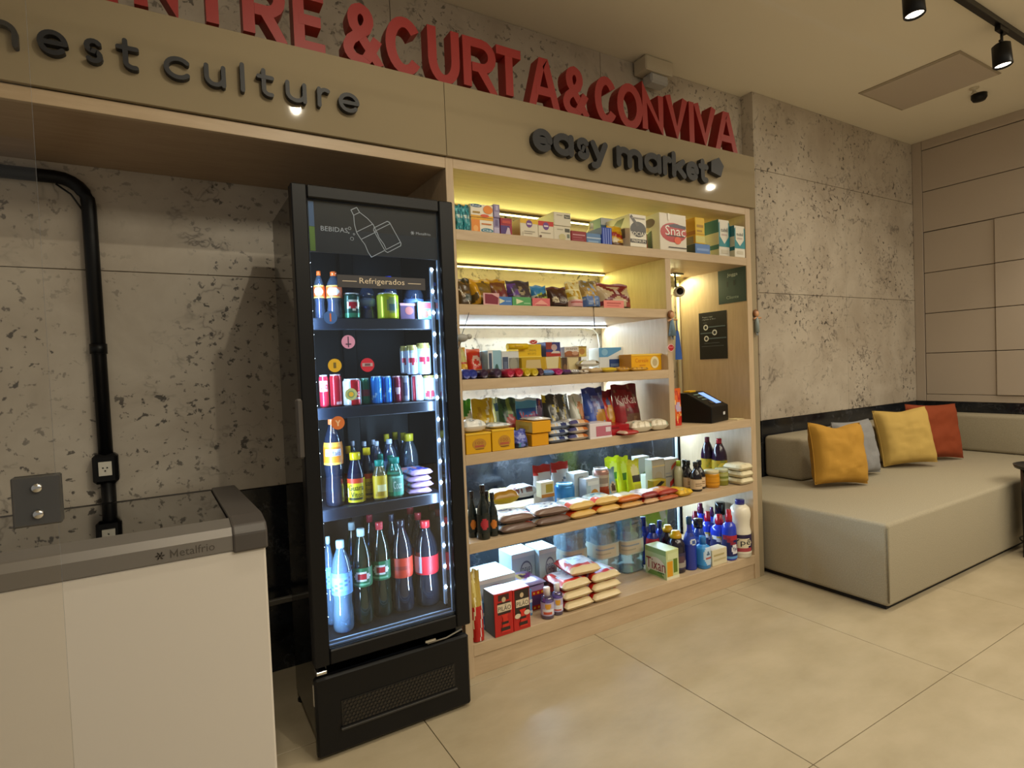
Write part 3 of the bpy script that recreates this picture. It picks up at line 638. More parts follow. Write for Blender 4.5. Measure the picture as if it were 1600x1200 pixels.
# sign strip and round stickers on the glass
SG = b('glass_sign', base_mat('sign_grey', '#38363a', .5), -.158, .178, -.1975, -.1962, 1.690, 1.735, ch=0)
m = MB(); add_text(m, 'Refrigerados', lambda u, v: (-.078 + .172 * u, -.1978, 1.700 + .027 * v), 0, 0, 1, 1, None)
for x in (-.140, .108): m.quad((x, -.1978, 1.712), (x + .052, -.1978, 1.712), (x + .052, -.1978, 1.7145), (x, -.1978, 1.7145))
m.build('lettering', base_mat('sign_cream', '#d9c9ae', .5), SG)
def sticker(lb, cx, cz, r, col, spec):
    m = MB(); P = lambda u, v, d_=0: (cx + (2 * u - 1) * r, -.1965 - d_, cz + (2 * v - 1) * r)
    m.poly([(cx + r * math.cos(2 * PI * i / 24), cz + r * math.sin(2 * PI * i / 24)) for i in range(24)], -.1966, -.1962, col)
    o = m.build('round_sticker', PRINT, d); o['label'] = lb
    flat_prints(spec, lambda u, v, d_: P(u, v, d_ + .0003)).build('print', PRINT, o)
XC = -.379
for lb, g_, col, spec in (
    ('blue round sticker on the cooler glass', (-0.567,-0.197,1.558,0.047,0.047), '#3e6fc0', [('r', .44, .2, .56, .8, '#d8763a')]),
    ('pink round sticker on the cooler glass', (-0.508,-0.197,1.469,0.049,0.050), '#d79ac6', [('r', .46, .1, .54, .9, '#4a3c5a'), ('r', .3, .3, .7, .38, '#4a3c5a')]),
    ('yellow round sticker on the cooler glass', (-0.560,-0.197,1.386,0.048,0.049), '#e2b72d', [('r', .4, .3, .6, .72, '#7a6a30')]),
    ('red round sticker on the cooler glass', (-0.442,-0.197,1.383,0.051,0.051), '#c82b46', [('r', .12, .4, .88, .64, '#b9a8b2'), ('r', .3, .44, .7, .6, '#6e5560')]),
    ('white round sticker with a yellow dot on the cooler glass', (-0.507,-0.197,1.281,0.044,0.047), '#b9d3a0', [('e', .2, .2, .8, .8, '#7fae8a'), ('e', .3, .3, .7, .7, '#e0c14a')]),
    ('orange round sticker on the cooler glass', (-0.559,-0.197,1.182,0.048,0.046), '#d9793f', [('p', ((.3, .7), (.42, .7), (.5, .55), (.58, .7), (.7, .7), (.56, .46), (.56, .26), (.44, .26), (.44, .46)), '#f3c9a0')])):
    sticker(lb, g_[0] - XC, g_[2] + g_[4] / 2, g_[3] / 2, col, spec)
# LED bars just inside the door
for x, nl, pw in ((.229, 16, 6.5), (-.2435, 16, 7.)):
    s = b('led_bar', base_mat('led_bar', '#b8cbe2', .4), x - .006, x + .006, -.148, -.136, .43, 1.79, ch=.001)
    m = MB()
    for k in range(nl): z = .50 + k * (1.28 / (nl - 1)); m.lathe([(.0062, 0), (.0062, .002), (.003, .004)], 8, cx=x, cy=z)
    m.v = [(p[0], -.1485 - p[2], p[1]) for p in m.v]; o = m.build('led_dots', LEDD, s); o['kind'] = 'stuff'
    area('cooler_led', (XC + x * .985, -.132, 1.11), (R(90), 0, R(38 if x > 0 else -38)), .012, 1.34, pw, (.52, .76, 1.0))
# ================================================================ GROCERIES: builders
def carton(g, d, lb, base, spec=(), left=(), side=None, cat='box', grp=None, rz=0., name='carton', mat=None, lp=None):
    x, y, z, w, h = g; m = MB(); ch = min(.002, w * .05)
    m.box(-w / 2, w / 2, 0, d, 0, h, base, ch)
    if side:
        for i, f in enumerate(m.f):
            q = [m.v[k] for k in f]
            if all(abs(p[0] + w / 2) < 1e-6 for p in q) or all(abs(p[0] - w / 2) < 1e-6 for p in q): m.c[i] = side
    o = m.build(name, mat or PRINT, None, (x, y, z + .0004), (0, 0, R(rz))); tag(o, lb, cat, grp)
    if spec: flat_prints(spec, lambda u, v, e: (-w / 2 + u * w, -e - .0003, v * h)).build('printed_front', mat or PRINT, o)
    if left: flat_prints(left, lambda u, v, e: (-w / 2 - e - .0003, d * (1 - u), v * h)).build('printed_side', mat or PRINT, o)
    return o
def pouch(g, d, lb, base, spec=(), cat='bag', grp=None, rz=0., tilt=4., name='pouch', mat=None, flare=0., wave=.006, seed=0., gus=.75, nv=16):
    """standing bag: full below, pinched to a crimped seam at the top"""
    x, y, z, w, h = g; w *= .965; m = MB(); sd = seed + x * 7 + z * 3
    def P(u, v, s, off=0.):
        a = 2 * u - 1; f = min(1., gus + v * 1.6) * max(0., 1 - max(0., (v - .25) / .67) ** 1.7) if v < .92 else 0.
        e = max(0., 1 - a ** 4) ** .5
        t_ = d / 2 * f * e + .0008
        wr = .10 * d * noise.noise(Vector((u * 4 + sd, v * 5, sd))) * e * min(1, v * 6) * (1 if v < .9 else .25)
        ww = w * (1 - .06 * f + flare * (v - .5))
        zz = h * v + (wave * math.sin(a * 5 + sd) * v ** 6 if v > .8 else 0)
        return (a * ww / 2, s * (t_ + off) + wr + (wave * .9 * math.sin(a * 7 + sd) * max(0., (v - .8) / .2)), zz)
    cf = lambda u, v: colour_at(base, spec, u, v)
    m.grid(14, nv, lambda u, v: P(u, v, -1), cf); m.grid(14, nv, lambda u, v: P(u, v, 1), base, flip=True)
    m.quad(P(0, 0, -1), P(0, 0, 1), P(1, 0, 1), P(1, 0, -1), base)
    o = m.build(name, mat or FILM, None, (x, y + d / 2, z + .0008 + math.sin(R(tilt)) * d * .56), (-R(tilt), 0, R(rz))); tag(o, lb, cat, grp)
    k = MB()
    for q in spec:
        if q[0] == 't': add_text(k, q[6], lambda u, v: P(u, v, -1, .0022), q[1], q[2], q[3], q[4], q[5])
    if k.v: k.build('lettering', PRINT, o)
    return o
def packet(g, d, lb, base, spec=(), cat='packet', grp=None, rz=0., name='packet', mat=None, end=None, crimp='x', plump=.5, roll=0., pitch=0.):
    """pillow pack lying flat; g.h is its thickness, d its depth; end = colour of the end that faces the room"""
    x, y, z, w, h = g; w *= .98; m = MB(); sd = x * 9 + y * 5 + z * 3
    def P(u, v, s, off=0.):
        a, b_ = 2 * u - 1, 2 * v - 1
        if crimp == 'x': e = max(0., 1 - abs(a) ** 3.2) ** .5 * (1 - abs(b_) ** 8) ** .5
        elif crimp == 'y': e = max(0., 1 - abs(b_) ** 3.2) ** .5 * (1 - abs(a) ** 8) ** .5
        else: e = (1 - abs(a) ** 7) ** .5 * (1 - abs(b_) ** 7) ** .5
        top = h * (.5 + (.5 if s > 0 else -.46) * e)
        wr = .10 * h * noise.noise(Vector((u * 5 + sd, v * 4, sd))) * e if s > 0 else 0
        return (a * w / 2 * (1 - .03 * abs(b_)), b_ * d / 2 + d / 2, max(.0004, top + wr + s * off))
    def cf(u, v): return end if end and v < .11 else colour_at(base, spec, u, v)
    m.grid(14, 14, lambda u, v: P(u, v, 1), cf); m.grid(14, 14, lambda u, v: P(u, v, -1), lambda u, v: end if end and v < .16 else base, flip=True)
    o = m.build(name, mat or FILM, None, (x, y, z + .0006), (R(pitch), R(roll), R(rz))); tag(o, lb, cat, grp)
    k = MB()
    for q in spec:
        if q[0] == 't': add_text(k, q[6], lambda u, v: P(u, v, 1, .0022), q[1], q[2], q[3], q[4], q[5])
    if k.v: k.build('lettering', PRINT, o)
    return o
PF = {  # (radius, height) fractions of the body, then neck / cap start
    'pet': [(.86, 0), (.97, .02), (1, .06), (.99, .20), (.90, .30), (.90, .36), (1, .42), (1, .60), (.97, .68), (.80, .78), (.50, .87), (.36, .915), (.36, .93)],
    'sauce': [(.95, 0), (1, .02), (1, .46), (.97, .54), (.74, .64), (.42, .73), (.36, .80), (.36, .86), (.40, .87)],
    'juice': [(.9, 0), (1, .02), (1, .52), (.98, .60), (.86, .70), (.62, .80), (.46, .86), (.44, .88)],
    'guarana': [(.9, 0), (1, .02), (1, .50), (.93, .58), (.80, .68), (.62, .78), (.50, .84), (.50, .88)],
    'jar': [(.9, 0), (1, .03), (1, .74), (.97, .80), (.88, .84)],
    'bleach': [(.92, 0), (1, .02), (1, .42), (.99, .45), (.93, .50), (.90, .56), (.93, .64), (1, .72), (1, .78), (.90, .86), (.62, .905), (.40, .92)],
    'softener': [(.92, 0), (1, .02), (1, .55), (.98, .63), (.84, .70), (.52, .74), (.46, .76)],
    'slim': [(.92, 0), (1, .02), (1, .50), (.96, .62), (.78, .72), (.52, .78), (.44, .82)],
    'water': [(.80, 0), (.97, .025), (1, .06), (.95, .14), (1, .20), (.84, .30), (.84, .34), (1, .42), (1, .62), (.97, .68), (.80, .78), (.50, .87), (.36, .915), (.36, .93)],
    'gallon': [(.85, 0), (.98, .02), (1, .05), (.95, .09), (1, .13), (.95, .17), (1, .21), (1, .52), (.94, .56), (1, .60), (.94, .66), (1, .70), (.97, .78), (.80, .87), (.42, .93), (.30, .95)],
    'wide': [(.92, 0), (1, .03), (1, .62), (.95, .70), (.72, .78), (.58, .82), (.56, .85)]}
def bottle(g, lb, body, cap, label=None, kind='pet', mat=None, cat='bottle', grp=None, face=-30., name='bottle', capr=None, caph=None, sq=None, fill=None, rz=0., capkind=0):
    x, y, z, w, h = g; w *= .96; r = w / 2; pf = PF[kind]; m = MB(); o = thing(name, lb, cat, (x, y, z + .0006), R(rz), grp)
    prof = [(max(.0002, a * r), b_ * h) for a, b_ in pf]
    m.lathe(prof, 22, body, cap1=True, sq=sq); m.build('body', mat or GLOSSY, o)
    if fill:  # the drink inside a clear bottle
        q = MB(); fc, fz = fill; q.lathe([(a * .95, max(b_, .003)) for a, b_ in prof if b_ <= fz * h] , 18, fc, sq=sq); q.build('drink', GLOSSY, o)
    zt = pf[-1][1] * h; cr = (capr or pf[-1][0] * 1.12) * r
    c = MB()
    if capkind == 0: c.lathe([(cr, zt - .004), (cr, h - .003), (cr * .92, h), (.0002, h)], 18, cap, cap1=False)
    elif capkind == 1: c.lathe([(cr, zt - .004), (cr, zt + (h - zt) * .45), (cr * .8, zt + (h - zt) * .55), (cr * .72, h - .002), (cr * .6, h), (.0002, h)], 18, cap, cap1=False)
    c.build('cap', GLOSSY, o)
    if label:
        z0, z1, base, spec = label; span = 2.4
        def rad(zz):
            for (a, b_), (a2, b2) in zip(prof, prof[1:]):
                if b_ <= zz <= b2: return a + (a2 - a) * (zz - b_) / max(1e-6, b2 - b_)
            return r
        def cf(a, zz):
            th = (a + PI / 2 - R(face) + PI) % (2 * PI) - PI; u = .5 + th / span
            return colour_at(base, spec, u, (zz / h - z0) / (z1 - z0)) if 0 <= u <= 1 else base
        n = 10; l = MB(); l.lathe([(rad((z0 + (z1 - z0) * i / n) * h) + .0009, (z0 + (z1 - z0) * i / n) * h) for i in range(n + 1)], 40, cf, cap0=False, cap1=False, sq=sq)
        lo = l.build('label', PRINT, o); k = MB()
        for q in spec:
            if q[0] == 't':
                def P(u, v):
                    th = (u - .5) * span + R(face); zz = (z0 + v * (z1 - z0)) * h; rr = rad(zz) + .0022
                    ca, sa = math.sin(th), -math.cos(th); f = 1. if not sq else (abs(ca) ** sq + abs(sa) ** sq) ** (-1. / sq)
                    return (rr * f * ca, rr * f * sa, zz)
                add_text(k, q[6], P, q[1], q[2], q[3], q[4], q[5])
        if k.v: k.build('lettering', PRINT, lo)
    return o
def can(g, lb, base, spec=(), grp=None, face=-20., rim='#b9bcc0', name='drink_can', cat='can'):
    x, y, z, w, h = g; w *= .97; r = w / 2; o = thing(name, lb, cat, (x, y, z + .0006), 0, grp)
    def cf(a, zz):
        th = (a + PI / 2 - R(face) + PI) % (2 * PI) - PI; u = .5 + th / 2.4
        return colour_at(base, spec, u, zz / h) if 0 <= u <= 1 else base
    m = MB(); n = 10; m.lathe([(r * .80, 0), (r * .98, h * .035)] + [(r, h * (.06 + .84 * i / n)) for i in range(n + 1)] + [(r * .86, h * .955)], 32, cf, cap1=False); m.build('body', CANM, o)
    c = MB(); c.lathe([(r * .84, h * .95), (r * .86, h), (r * .80, h), (r * .78, h * .975), (.0002, h * .972)], 20, rim, cap0=False, cap1=False); c.build('lid', CANM, o)
    k = MB()
    for q in spec:
        if q[0] == 't':
            P = lambda u, v: ((r + .0012) * math.sin((u - .5) * 2.4 + R(face)), -(r + .0012) * math.cos((u - .5) * 2.4 + R(face)), v * h)
            add_text(k, q[6], P, q[1], q[2], q[3], q[4], q[5])
    if k.v: k.build('lettering', PRINT, o)
    return o
def roll(g, L, lb, col, rim=None, grp='biscuit rolls along the front edge'):
    """a biscuit roll lying with its folded end to the room"""
    x, y, z, w, h = g; r = w / 2; m = MB(); n = 20; rings = [(.06, .002), (.5, .003), (.86, .0), (1., .006), (1., L * .5), (1., L)]
    for q, yy in rings:
        for i in range(n):
            a = 2 * PI * i / n; e = 1 + (.05 * math.cos(8 * a) if 0 < q < .9 else 0); m.v.append((r * q * e * math.cos(a), yy, h / 2 + h / 2 * q * e * math.sin(a)))
    for j in range(len(rings) - 1):
        for i in range(n):
            k = (i + 1) % n; m.face((j * n + i, j * n + k, (j + 1) * n + k, (j + 1) * n + i), rim if rim and j > 2 else col, j > 2)
    m.face(range(n)[::-1], col); m.face(range((len(rings) - 1) * n, len(rings) * n), col)
    return tag(m.build('biscuit_roll', FILM, None, (x, y, z + .0006)), lb, 'biscuits', grp)
# ================================================================ TOP SHELF
Y0 = .03
for g, lb in (((0.076,0.030,1.993,0.038,0.120), 'teal hanging sachet of lozenges at the very start of the top shelf'), ((0.115,0.035,1.993,0.038,0.123), 'second teal sachet, touching the stacked orange and white boxes')):
    pouch(g, .03, lb, '#2f8f9a', [('r', 0, .5, 1, .62, '#b9cfc6'), ('n', .18, 6., 2., '#1f5f6e'), ('r', 0, 0, 1, .08, '#1c4350'), ('n', .3, 7., 9., '#6fc3cf')], 'sachet', 'teal sachets', tilt=0, gus=.5)
g = (0.187,0.035,1.993,0.114,0.071); g2 = (0.188,0.035,2.066,0.116,0.059)
carton(g, .12, 'white and orange tea box under its twin on the top shelf', '#e9e2cf', [('r', 0, .86, 1, 1, '#e2a51c'), ('r', 0, .0, .38, .86, '#e58a2b'), ('e', .08, .1, .3, .5, '#f0b060'), ('e', .42, .06, .98, .36, '#3f7f96'), ('t', .5, .15, .9, .28, '#e8eef0', 'Chá'), ('r', .45, .58, .9, .66, '#c9762b')])
carton(g2, .12, 'white and orange tea box resting on its twin', '#ebe4d2', [('r', 0, 0, 1, .14, '#e2a51c'), ('e', .0, .74, .5, .99, '#2f5f86'), ('t', .08, .80, .42, .93, '#e8eef0', 'Real'), ('e', .55, .30, .98, .95, '#e98d2d'), ('e', .42, .02, .8, .25, '#d9552a'), ('r', .08, .3, .4, .42, '#a9862e')])
for a, bb, k in ((319.5, 331, 0), (331, 341, 1), (341, 351.5, 2), (351.5, 362, 3)):
    pass
g = (0.266,0.040,1.993,0.034,0.079); carton(g, .16, 'lilac end of a slim box, lower of two beside the tea boxes', '#8d82ab', [('r', .1, .1, .9, .45, '#b9b2cf'), ('r', .3, .55, .7, .9, '#6a5f8c')])
g = (0.270,0.040,2.074,0.034,0.062); carton(g, .16, 'lilac end of a slim box, upper of two beside the tea boxes', '#8d82ab', [('r', .1, .1, .9, .45, '#a69fc2'), ('r', .3, .55, .7, .9, '#b9b2cf')])
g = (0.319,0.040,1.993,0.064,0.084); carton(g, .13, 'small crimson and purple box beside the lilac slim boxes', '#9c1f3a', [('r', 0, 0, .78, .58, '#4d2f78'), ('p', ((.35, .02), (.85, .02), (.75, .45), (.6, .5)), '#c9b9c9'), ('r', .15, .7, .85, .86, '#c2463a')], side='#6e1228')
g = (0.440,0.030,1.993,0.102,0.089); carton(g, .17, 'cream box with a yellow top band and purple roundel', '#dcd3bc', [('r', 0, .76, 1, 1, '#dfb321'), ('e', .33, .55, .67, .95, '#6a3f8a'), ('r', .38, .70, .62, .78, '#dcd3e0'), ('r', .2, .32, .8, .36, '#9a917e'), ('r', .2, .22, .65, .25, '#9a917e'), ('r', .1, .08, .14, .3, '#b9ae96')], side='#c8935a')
g = (0.537,0.030,1.993,0.089,0.088); carton(g, .16, 'cream box with a red top band and purple roundel', '#ddd4be', [('r', 0, .74, 1, 1, '#c22a1f'), ('e', .3, .52, .7, .94, '#6a3f8a'), ('r', .36, .69, .64, .77, '#dcd3e0'), ('r', .15, .34, .8, .38, '#9a917e'), ('e', .04, .1, .2, .22, '#6b4a35')])
g = (0.638,0.035,1.993,0.104,0.075); g2 = (0.642,0.035,2.070,0.104,0.066)
carton(g, .15, 'plain white food box at the bottom of a pair on the top shelf', '#d9d2bd', [('r', .66, .62, .95, .86, '#4a4a40'), ('r', .2, .74, .55, .8, '#a8a08a'), ('e', .3, .05, .7, .5, '#c8be8a'), ('r', .78, .25, .92, .5, '#6f7a6a')])
carton(g2, .15, 'plain white food box resting on its twin on the top shelf', '#dad3be', [('r', .60, .56, .95, .84, '#4a4a40'), ('t', .64, .62, .9, .78, '#dad3be', 'Nutri'), ('r', .15, .74, .5, .8, '#a8a08a')])
g = (0.739,0.030,1.993,0.096,0.058); carton(g, .12, 'low dark red box in front of the bright shelf light', '#8e1522', [('r', .1, .62, .9, .72, '#c9939a'), ('r', .1, .4, .7, .48, '#b0545e'), ('r', .1, .2, .8, .26, '#b0545e')])
g = (0.837,0.030,1.993,0.095,0.055); carton(g, .12, 'low pale blue box between the dark red and the deep blue one', '#5f87b8', [('r', 0, .5, 1, .62, '#b9cbe0'), ('r', .1, .15, .8, .3, '#8fb0d4')])
g = (0.931,0.160,1.993,0.057,0.147); bottle(g, 'pale bottle standing behind the low pale blue box', '#d9d4b0', '#e2dfc4', None, 'slim', grp=None)
g = (0.909,0.030,1.993,0.067,0.091); carton(g, .12, 'deep blue box with pale upright stripes on the top shelf', '#2b49b0', [('r', .12 + .22 * k, .06, .2 + .22 * k, .94, '#7f95e0') for k in range(4)])
g = (1.071,0.170,1.993,0.102,0.194); carton(g, .10, 'blue and grey box at the back behind the striped blue one', '#55779f', [('r', 0, .8, 1, 1, '#c9cfd2'), ('r', .1, .3, .9, .5, '#88a3c4')])
g = (1.004,0.030,1.993,0.107,0.113); pouch(g, .07, 'yellow and red coffee bag with golden lower half', '#c9920f', [('r', 0, .78, 1, 1, '#dfb01c'), ('d', .55, -.25, .10, '#9c1c12'), ('d', .30, -.2, .05, '#e0b95a'), ('r', 0, 0, 1, .2, '#5d3a1c'), ('e', .1, .18, .5, .42, '#d9c9a0')], 'bag', tilt=0, wave=.003, gus=.9)
def soft_pack(g, d, lb, base, spec, left=(), side=None, cat='paper pack', name='paper_towel_pack'):
    return carton(g, d, lb, base, spec, left, side, cat, None, 0, name, FILM)
g = (1.110,0.020,1.993,0.118,0.172); soft_pack(g, .19, 'white and black wrapped pack of paper towels', '#e2dccb', [('e', -.12 + .14, .30, .98, .78, '#1b1715'), ('r', 0, .12, 1, .24, '#1b1715'), ('p', ((0, .9), (.4, .62), (.55, .66), (.1, .98)), '#3a332d'), ('t', .04, .34, .96, .46, '#efe9da', 'SOCIAL'), ('t', .08, .14, .9, .22, '#efe9da', 'PREMIUM'), ('r', .1, .86, .9, .9, '#8d857a')], [('r', .2, .3, .8, .6, '#6d655c'), ('p', ((.1, .62), (.5, .9), (.8, .92), (.6, .6)), '#3a332d')])
g = (1.399,0.020,1.993,0.211,0.210); soft_pack(g, .22, 'white pack of kitchen towel rolls with a big red oval', '#ded6c6', [('e', .02, .24, 1.0, .76, '#b5121b'), ('p', ((.15, .66), (.55, .74), (.98, .7), (.98, .62), (.5, .64)), '#2a1a3a'), ('t', .2, .42, .95, .68, '#f2efe8', 'Snac'), ('r', .25, .40, .9, .43, '#1b1b1b'), ('e', .52, .2, .78, .4, '#e0562a'), ('r', .3, .09, .98, .12, '#3f3a35'), ('r', .3, .82, .36, 1., '#efe9dc')], [('p', ((.12, .08), (.62, .08), (.6, .5), (.42, .58)), '#8e1a20'), ('e', .45, .66, .85, .9, '#5a2a48'), ('p', ((.58, .1), (.74, .1), (.72, .58), (.56, .5)), '#1f2a2a'), ('e', .5, .56, .64, .68, '#d9b08a')])
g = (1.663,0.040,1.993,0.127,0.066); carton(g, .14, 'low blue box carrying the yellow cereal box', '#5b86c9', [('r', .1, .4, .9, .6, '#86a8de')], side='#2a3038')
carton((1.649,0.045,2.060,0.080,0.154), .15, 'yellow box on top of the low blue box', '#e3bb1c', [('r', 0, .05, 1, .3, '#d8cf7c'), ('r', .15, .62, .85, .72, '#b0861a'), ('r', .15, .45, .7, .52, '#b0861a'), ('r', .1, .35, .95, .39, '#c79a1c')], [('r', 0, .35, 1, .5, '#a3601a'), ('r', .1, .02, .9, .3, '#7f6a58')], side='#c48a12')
for g, lb, up in (((1.861,0.040,1.993,0.097,0.226), 'taller white and teal milk carton on the top shelf', 1), ((1.948,0.006,1.993,0.096,0.191), 'last white and teal milk carton, against the end panel', 0)):
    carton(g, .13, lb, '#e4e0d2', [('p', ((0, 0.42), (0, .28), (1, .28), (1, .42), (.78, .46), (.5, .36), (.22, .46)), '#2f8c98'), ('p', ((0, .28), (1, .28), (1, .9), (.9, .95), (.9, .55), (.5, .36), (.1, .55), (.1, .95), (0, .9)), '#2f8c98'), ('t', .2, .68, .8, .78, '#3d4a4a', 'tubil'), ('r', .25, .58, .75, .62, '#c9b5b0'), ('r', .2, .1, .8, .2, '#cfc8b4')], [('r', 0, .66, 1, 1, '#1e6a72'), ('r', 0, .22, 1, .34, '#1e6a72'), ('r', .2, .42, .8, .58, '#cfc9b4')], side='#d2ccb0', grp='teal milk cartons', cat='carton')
    m = MB(); m.lathe([(.012, 0), (.012, .012), (.0002, .012)], 14, '#efece2', cx=0, cy=.05, cap1=False)
    m.build('screw_cap', PRINT, bpy.data.objects[[o.name for o in COL.objects if o.get('label') == lb][0]], (0, 0, g[4]))
# ================================================================ SECOND SHELF: snack bags
bags = [
 ((0.114,0.060,1.666,0.078,0.127), .07, 'dark brown foil snack bag at the start of the second shelf', '#4a3a24', [('r', 0, .8, 1, 1, '#2f2f1c'), ('n', .2, 5., 1., '#6d5326'), ('d', .2, -.9, .03, '#c9c3b0'), ('e', .4, .1, 1, .35, '#4c5550')]),
 ((0.191,0.050,1.666,0.114,0.123), .08, 'golden brown snack bag behind the pink framed label', '#7a5f22', [('r', 0, .85, 1, 1, '#c39a17'), ('r', 0, 0, .28, 1, '#c08f1d'), ('n', .2, 4., 4., '#5c4a26')]),
 ((0.298,0.065,1.666,0.105,0.131), .08, 'brown and maroon snack bag with a golden crimp', '#6b3f26', [('r', 0, .86, 1, 1, '#b88a1c'), ('e', .15, .1, .9, .7, '#6f2a2c'), ('n', .25, 5., 7., '#7f5a2b')]),
 ((0.417,0.060,1.666,0.139,0.129), .08, 'purple and charcoal snack bag above the green label', '#3c3238', [('p', 0, 0, 0, 0), ('r', 0, .35, .35, .9, '#5a3a86'), ('e', .38, .35, .62, .75, '#8a7a58'), ('e', .46, .4, .54, .66, '#1d1b14'), ('n', .25, 5., 3., '#4b4050')]),
 ((0.525,0.060,1.666,0.095,0.109), .07, 'blue white and green snack bag on the second shelf', '#2c78ad', [('r', 0, .0, 1, .5, '#cfd3c2'), ('e', .1, .25, .9, .6, '#9aa83a'), ('d', .45, .3, .08, '#3b3d2c')]),
 ((0.615,0.035,1.666,0.123,0.102), .08, 'dark brown vanilla bag with a white flower', '#3a211a', [('r', 0, .9, 1, 1, '#55251c'), ('e', .08, .12, .38, .42, '#b5a98a'), ('e', .16, .2, .3, .34, '#7a6a45'), ('t', .40, .17, .96, .33, '#cfc8bb', 'VANILLE'), ('r', .42, .1, .95, .13, '#8d8478')]),
 ((0.744,0.055,1.666,0.094,0.136), .08, 'cream and yellow snack bag with a pink foot', '#cfc48e', [('n', .15, 4., 6., '#b3901f'), ('r', 0, .62, 1, .7, '#e2d9ac'), ('r', 0, 0, 1, .28, '#d3a3a2'), ('r', .1, .1, .9, .2, '#b5605e')]),
 ((0.843,0.050,1.666,0.119,0.146), .09, 'tan and gold bag with blue checks at its foot', '#9a7c42', [('r', 0, .78, 1, 1, '#7c6a3c'), ('d', .6, .5, .1, '#b99a55'), ('r', 0, 0, .44, .36, '#4f6ea8'), ('r', .52, 0, .95, .36, '#5a7ab0'), ('n', .3, 7., 2., '#8ea0bc')]),
 ((1.008,0.045,1.666,0.229,0.136), .10, 'wide tan bag with crossing dark red bands, last on the second shelf', '#b9a582', [('d', .55, .9, .10, '#6e1a20'), ('d', .55, -.9, .10, '#6e1a20'), ('e', .40, .5, .56, .72, '#b3a3a0'), ('r', 0, .9, 1, 1, '#7c2a28'), ('r', .72, .0, .9, .2, '#8b3a30')])]
for g, d, lb, base, spec in bags: pouch(g, d, lb, base, [q for q in spec if len(q) > 5 or q[0] in 'dn'], 'snack bag', tilt=7, wave=.004, gus=.9)
def flag(g, lb, base, spec, th=.0016, cat='shelf card', grp='shelf cards under the snack bags'):
    x, y, z, w, h = g; m = MB(); m.box(-w / 2, w / 2, -th, 0, 0, h, base, .0004); o = tag(m.build('shelf_card', PRINT, None, (x, y, z + .0005)), lb, cat, grp)
    flat_prints(spec, lambda u, v, e: (-w / 2 + u * w, -th - e - .0003, v * h)).build('print', PRINT, o)
flag((0.206,0.012,1.666,0.083,0.054), 'maroon card with a pale pink frame under the brown bags', '#d3a3a4', [('p', ((.1, .12), (.9, .06), (.94, .62), (.55, .9), (.1, .92)), '#7a1530')])
flag((0.280,0.010,1.666,0.067,0.039), 'blue card with a cream arrow under the brown bags', '#3f74b8', [('p', ((.0, .8), (.45, .5), (.0, .15)), '#d8d6b0'), ('r', .5, .4, .9, .55, '#86a8d6')])
flag((0.368,0.010,1.666,0.103,0.040), 'green card with a cream arrow under the purple bag', '#4f9a5a', [('p', ((.2, .8), (.6, .5), (.2, .15)), '#d8dcb0'), ('r', .6, .2, .95, .35, '#8fc48f')])
flag((0.478,0.010,1.666,0.102,0.038), 'coral pink card under the blue and white bag', '#cf6468', [('p', ((.1, .2), (.5, .8), (.9, .2)), '#e09a8e'), ('r', .2, .1, .8, .2, '#a8484c')])
flag((0.934,0.010,1.666,0.137,0.039), 'salmon card with two text lines under the red banded bag', '#e0837a', [('r', .15, .55, .85, .72, '#b8584f'), ('r', .15, .25, .75, .38, '#c96b62')])
t = thing('hanging_cord', 'thin black cord hanging over the second shelf edge', 'cord', (1.0, 0, 0)); x_ = (0.788,-0.004,1.666,0.004,0.065)[0]
t.location = (x_, 0, 0); m = MB(); m.tube([(0, .02, SZ[1] + .004), (0, -.004, SZ[1] + .003), (0, -.004, SZ[1] - .06), (.002, -.003, SZ[1] - .11)], .0022, 6); m.build('strand', BLACKM, t)
# ================================================================ THIRD SHELF: biscuits
GR = 'biscuit rolls along the front edge'
for (a, c, col, rim, lb) in ((723, 737.5, '#22318f', None, 'deep blue biscuit roll beside the shelf post'), (737.5, 752, '#22318f', None, 'deep blue biscuit roll, second from the shelf post'), (752.5, 768, '#3a2440', None, 'dark brown biscuit roll next to the blue ones'), (768, 783, '#40304a', None, 'dark brown biscuit roll next to the crimson ones'),
                         (784, 798.5, '#a3123c', None, 'crimson biscuit roll next to the brown ones'), (799, 814, '#b01a2c', None, 'red biscuit roll next to the yellow ones'), (814, 826.5, '#b8a012', None, 'yellow biscuit roll next to the red one'), (827, 839.5, '#b8a012', None, 'yellow biscuit roll in front of the yellow box'), (840, 848, '#4a2838', None, 'small brown biscuit roll before the pale blue packet'), (867, 880, '#9c1262', None, 'magenta biscuit roll at the end of the row')):
    gg = None
for g, col, lb in (((0.108,0.090,1.331,0.046,0.047), '#22318f', 'deep blue biscuit roll touching the shelf post'), ((0.178,0.132,1.331,0.048,0.045), '#22318f', 'deep blue biscuit roll, second from the shelf post'), ((0.208,0.089,1.331,0.053,0.043), '#3a2440', 'dark brown biscuit roll next to the blue ones'), ((0.237,0.047,1.331,0.050,0.045), '#40304a', 'dark brown biscuit roll next to the crimson one'),
    ((0.265,0.004,1.331,0.049,0.041), '#a3123c', 'crimson biscuit roll next to the brown ones'), ((0.318,0.004,1.331,0.051,0.042), '#b01a2c', 'bright red biscuit roll next to the yellow ones'), ((0.366,0.004,1.331,0.045,0.041), '#b8a012', 'yellow biscuit roll next to the bright red one'), ((0.413,0.004,1.331,0.045,0.039), '#b8a012', 'yellow biscuit roll next to the small brown one'), ((0.454,0.004,1.331,0.031,0.038), '#4a2838', 'small brown biscuit roll beside the pale blue packet'), ((0.564,0.004,1.331,0.049,0.034), '#9c1262', 'magenta biscuit roll at the end of the row')):
    roll(g, .105, lb, col)
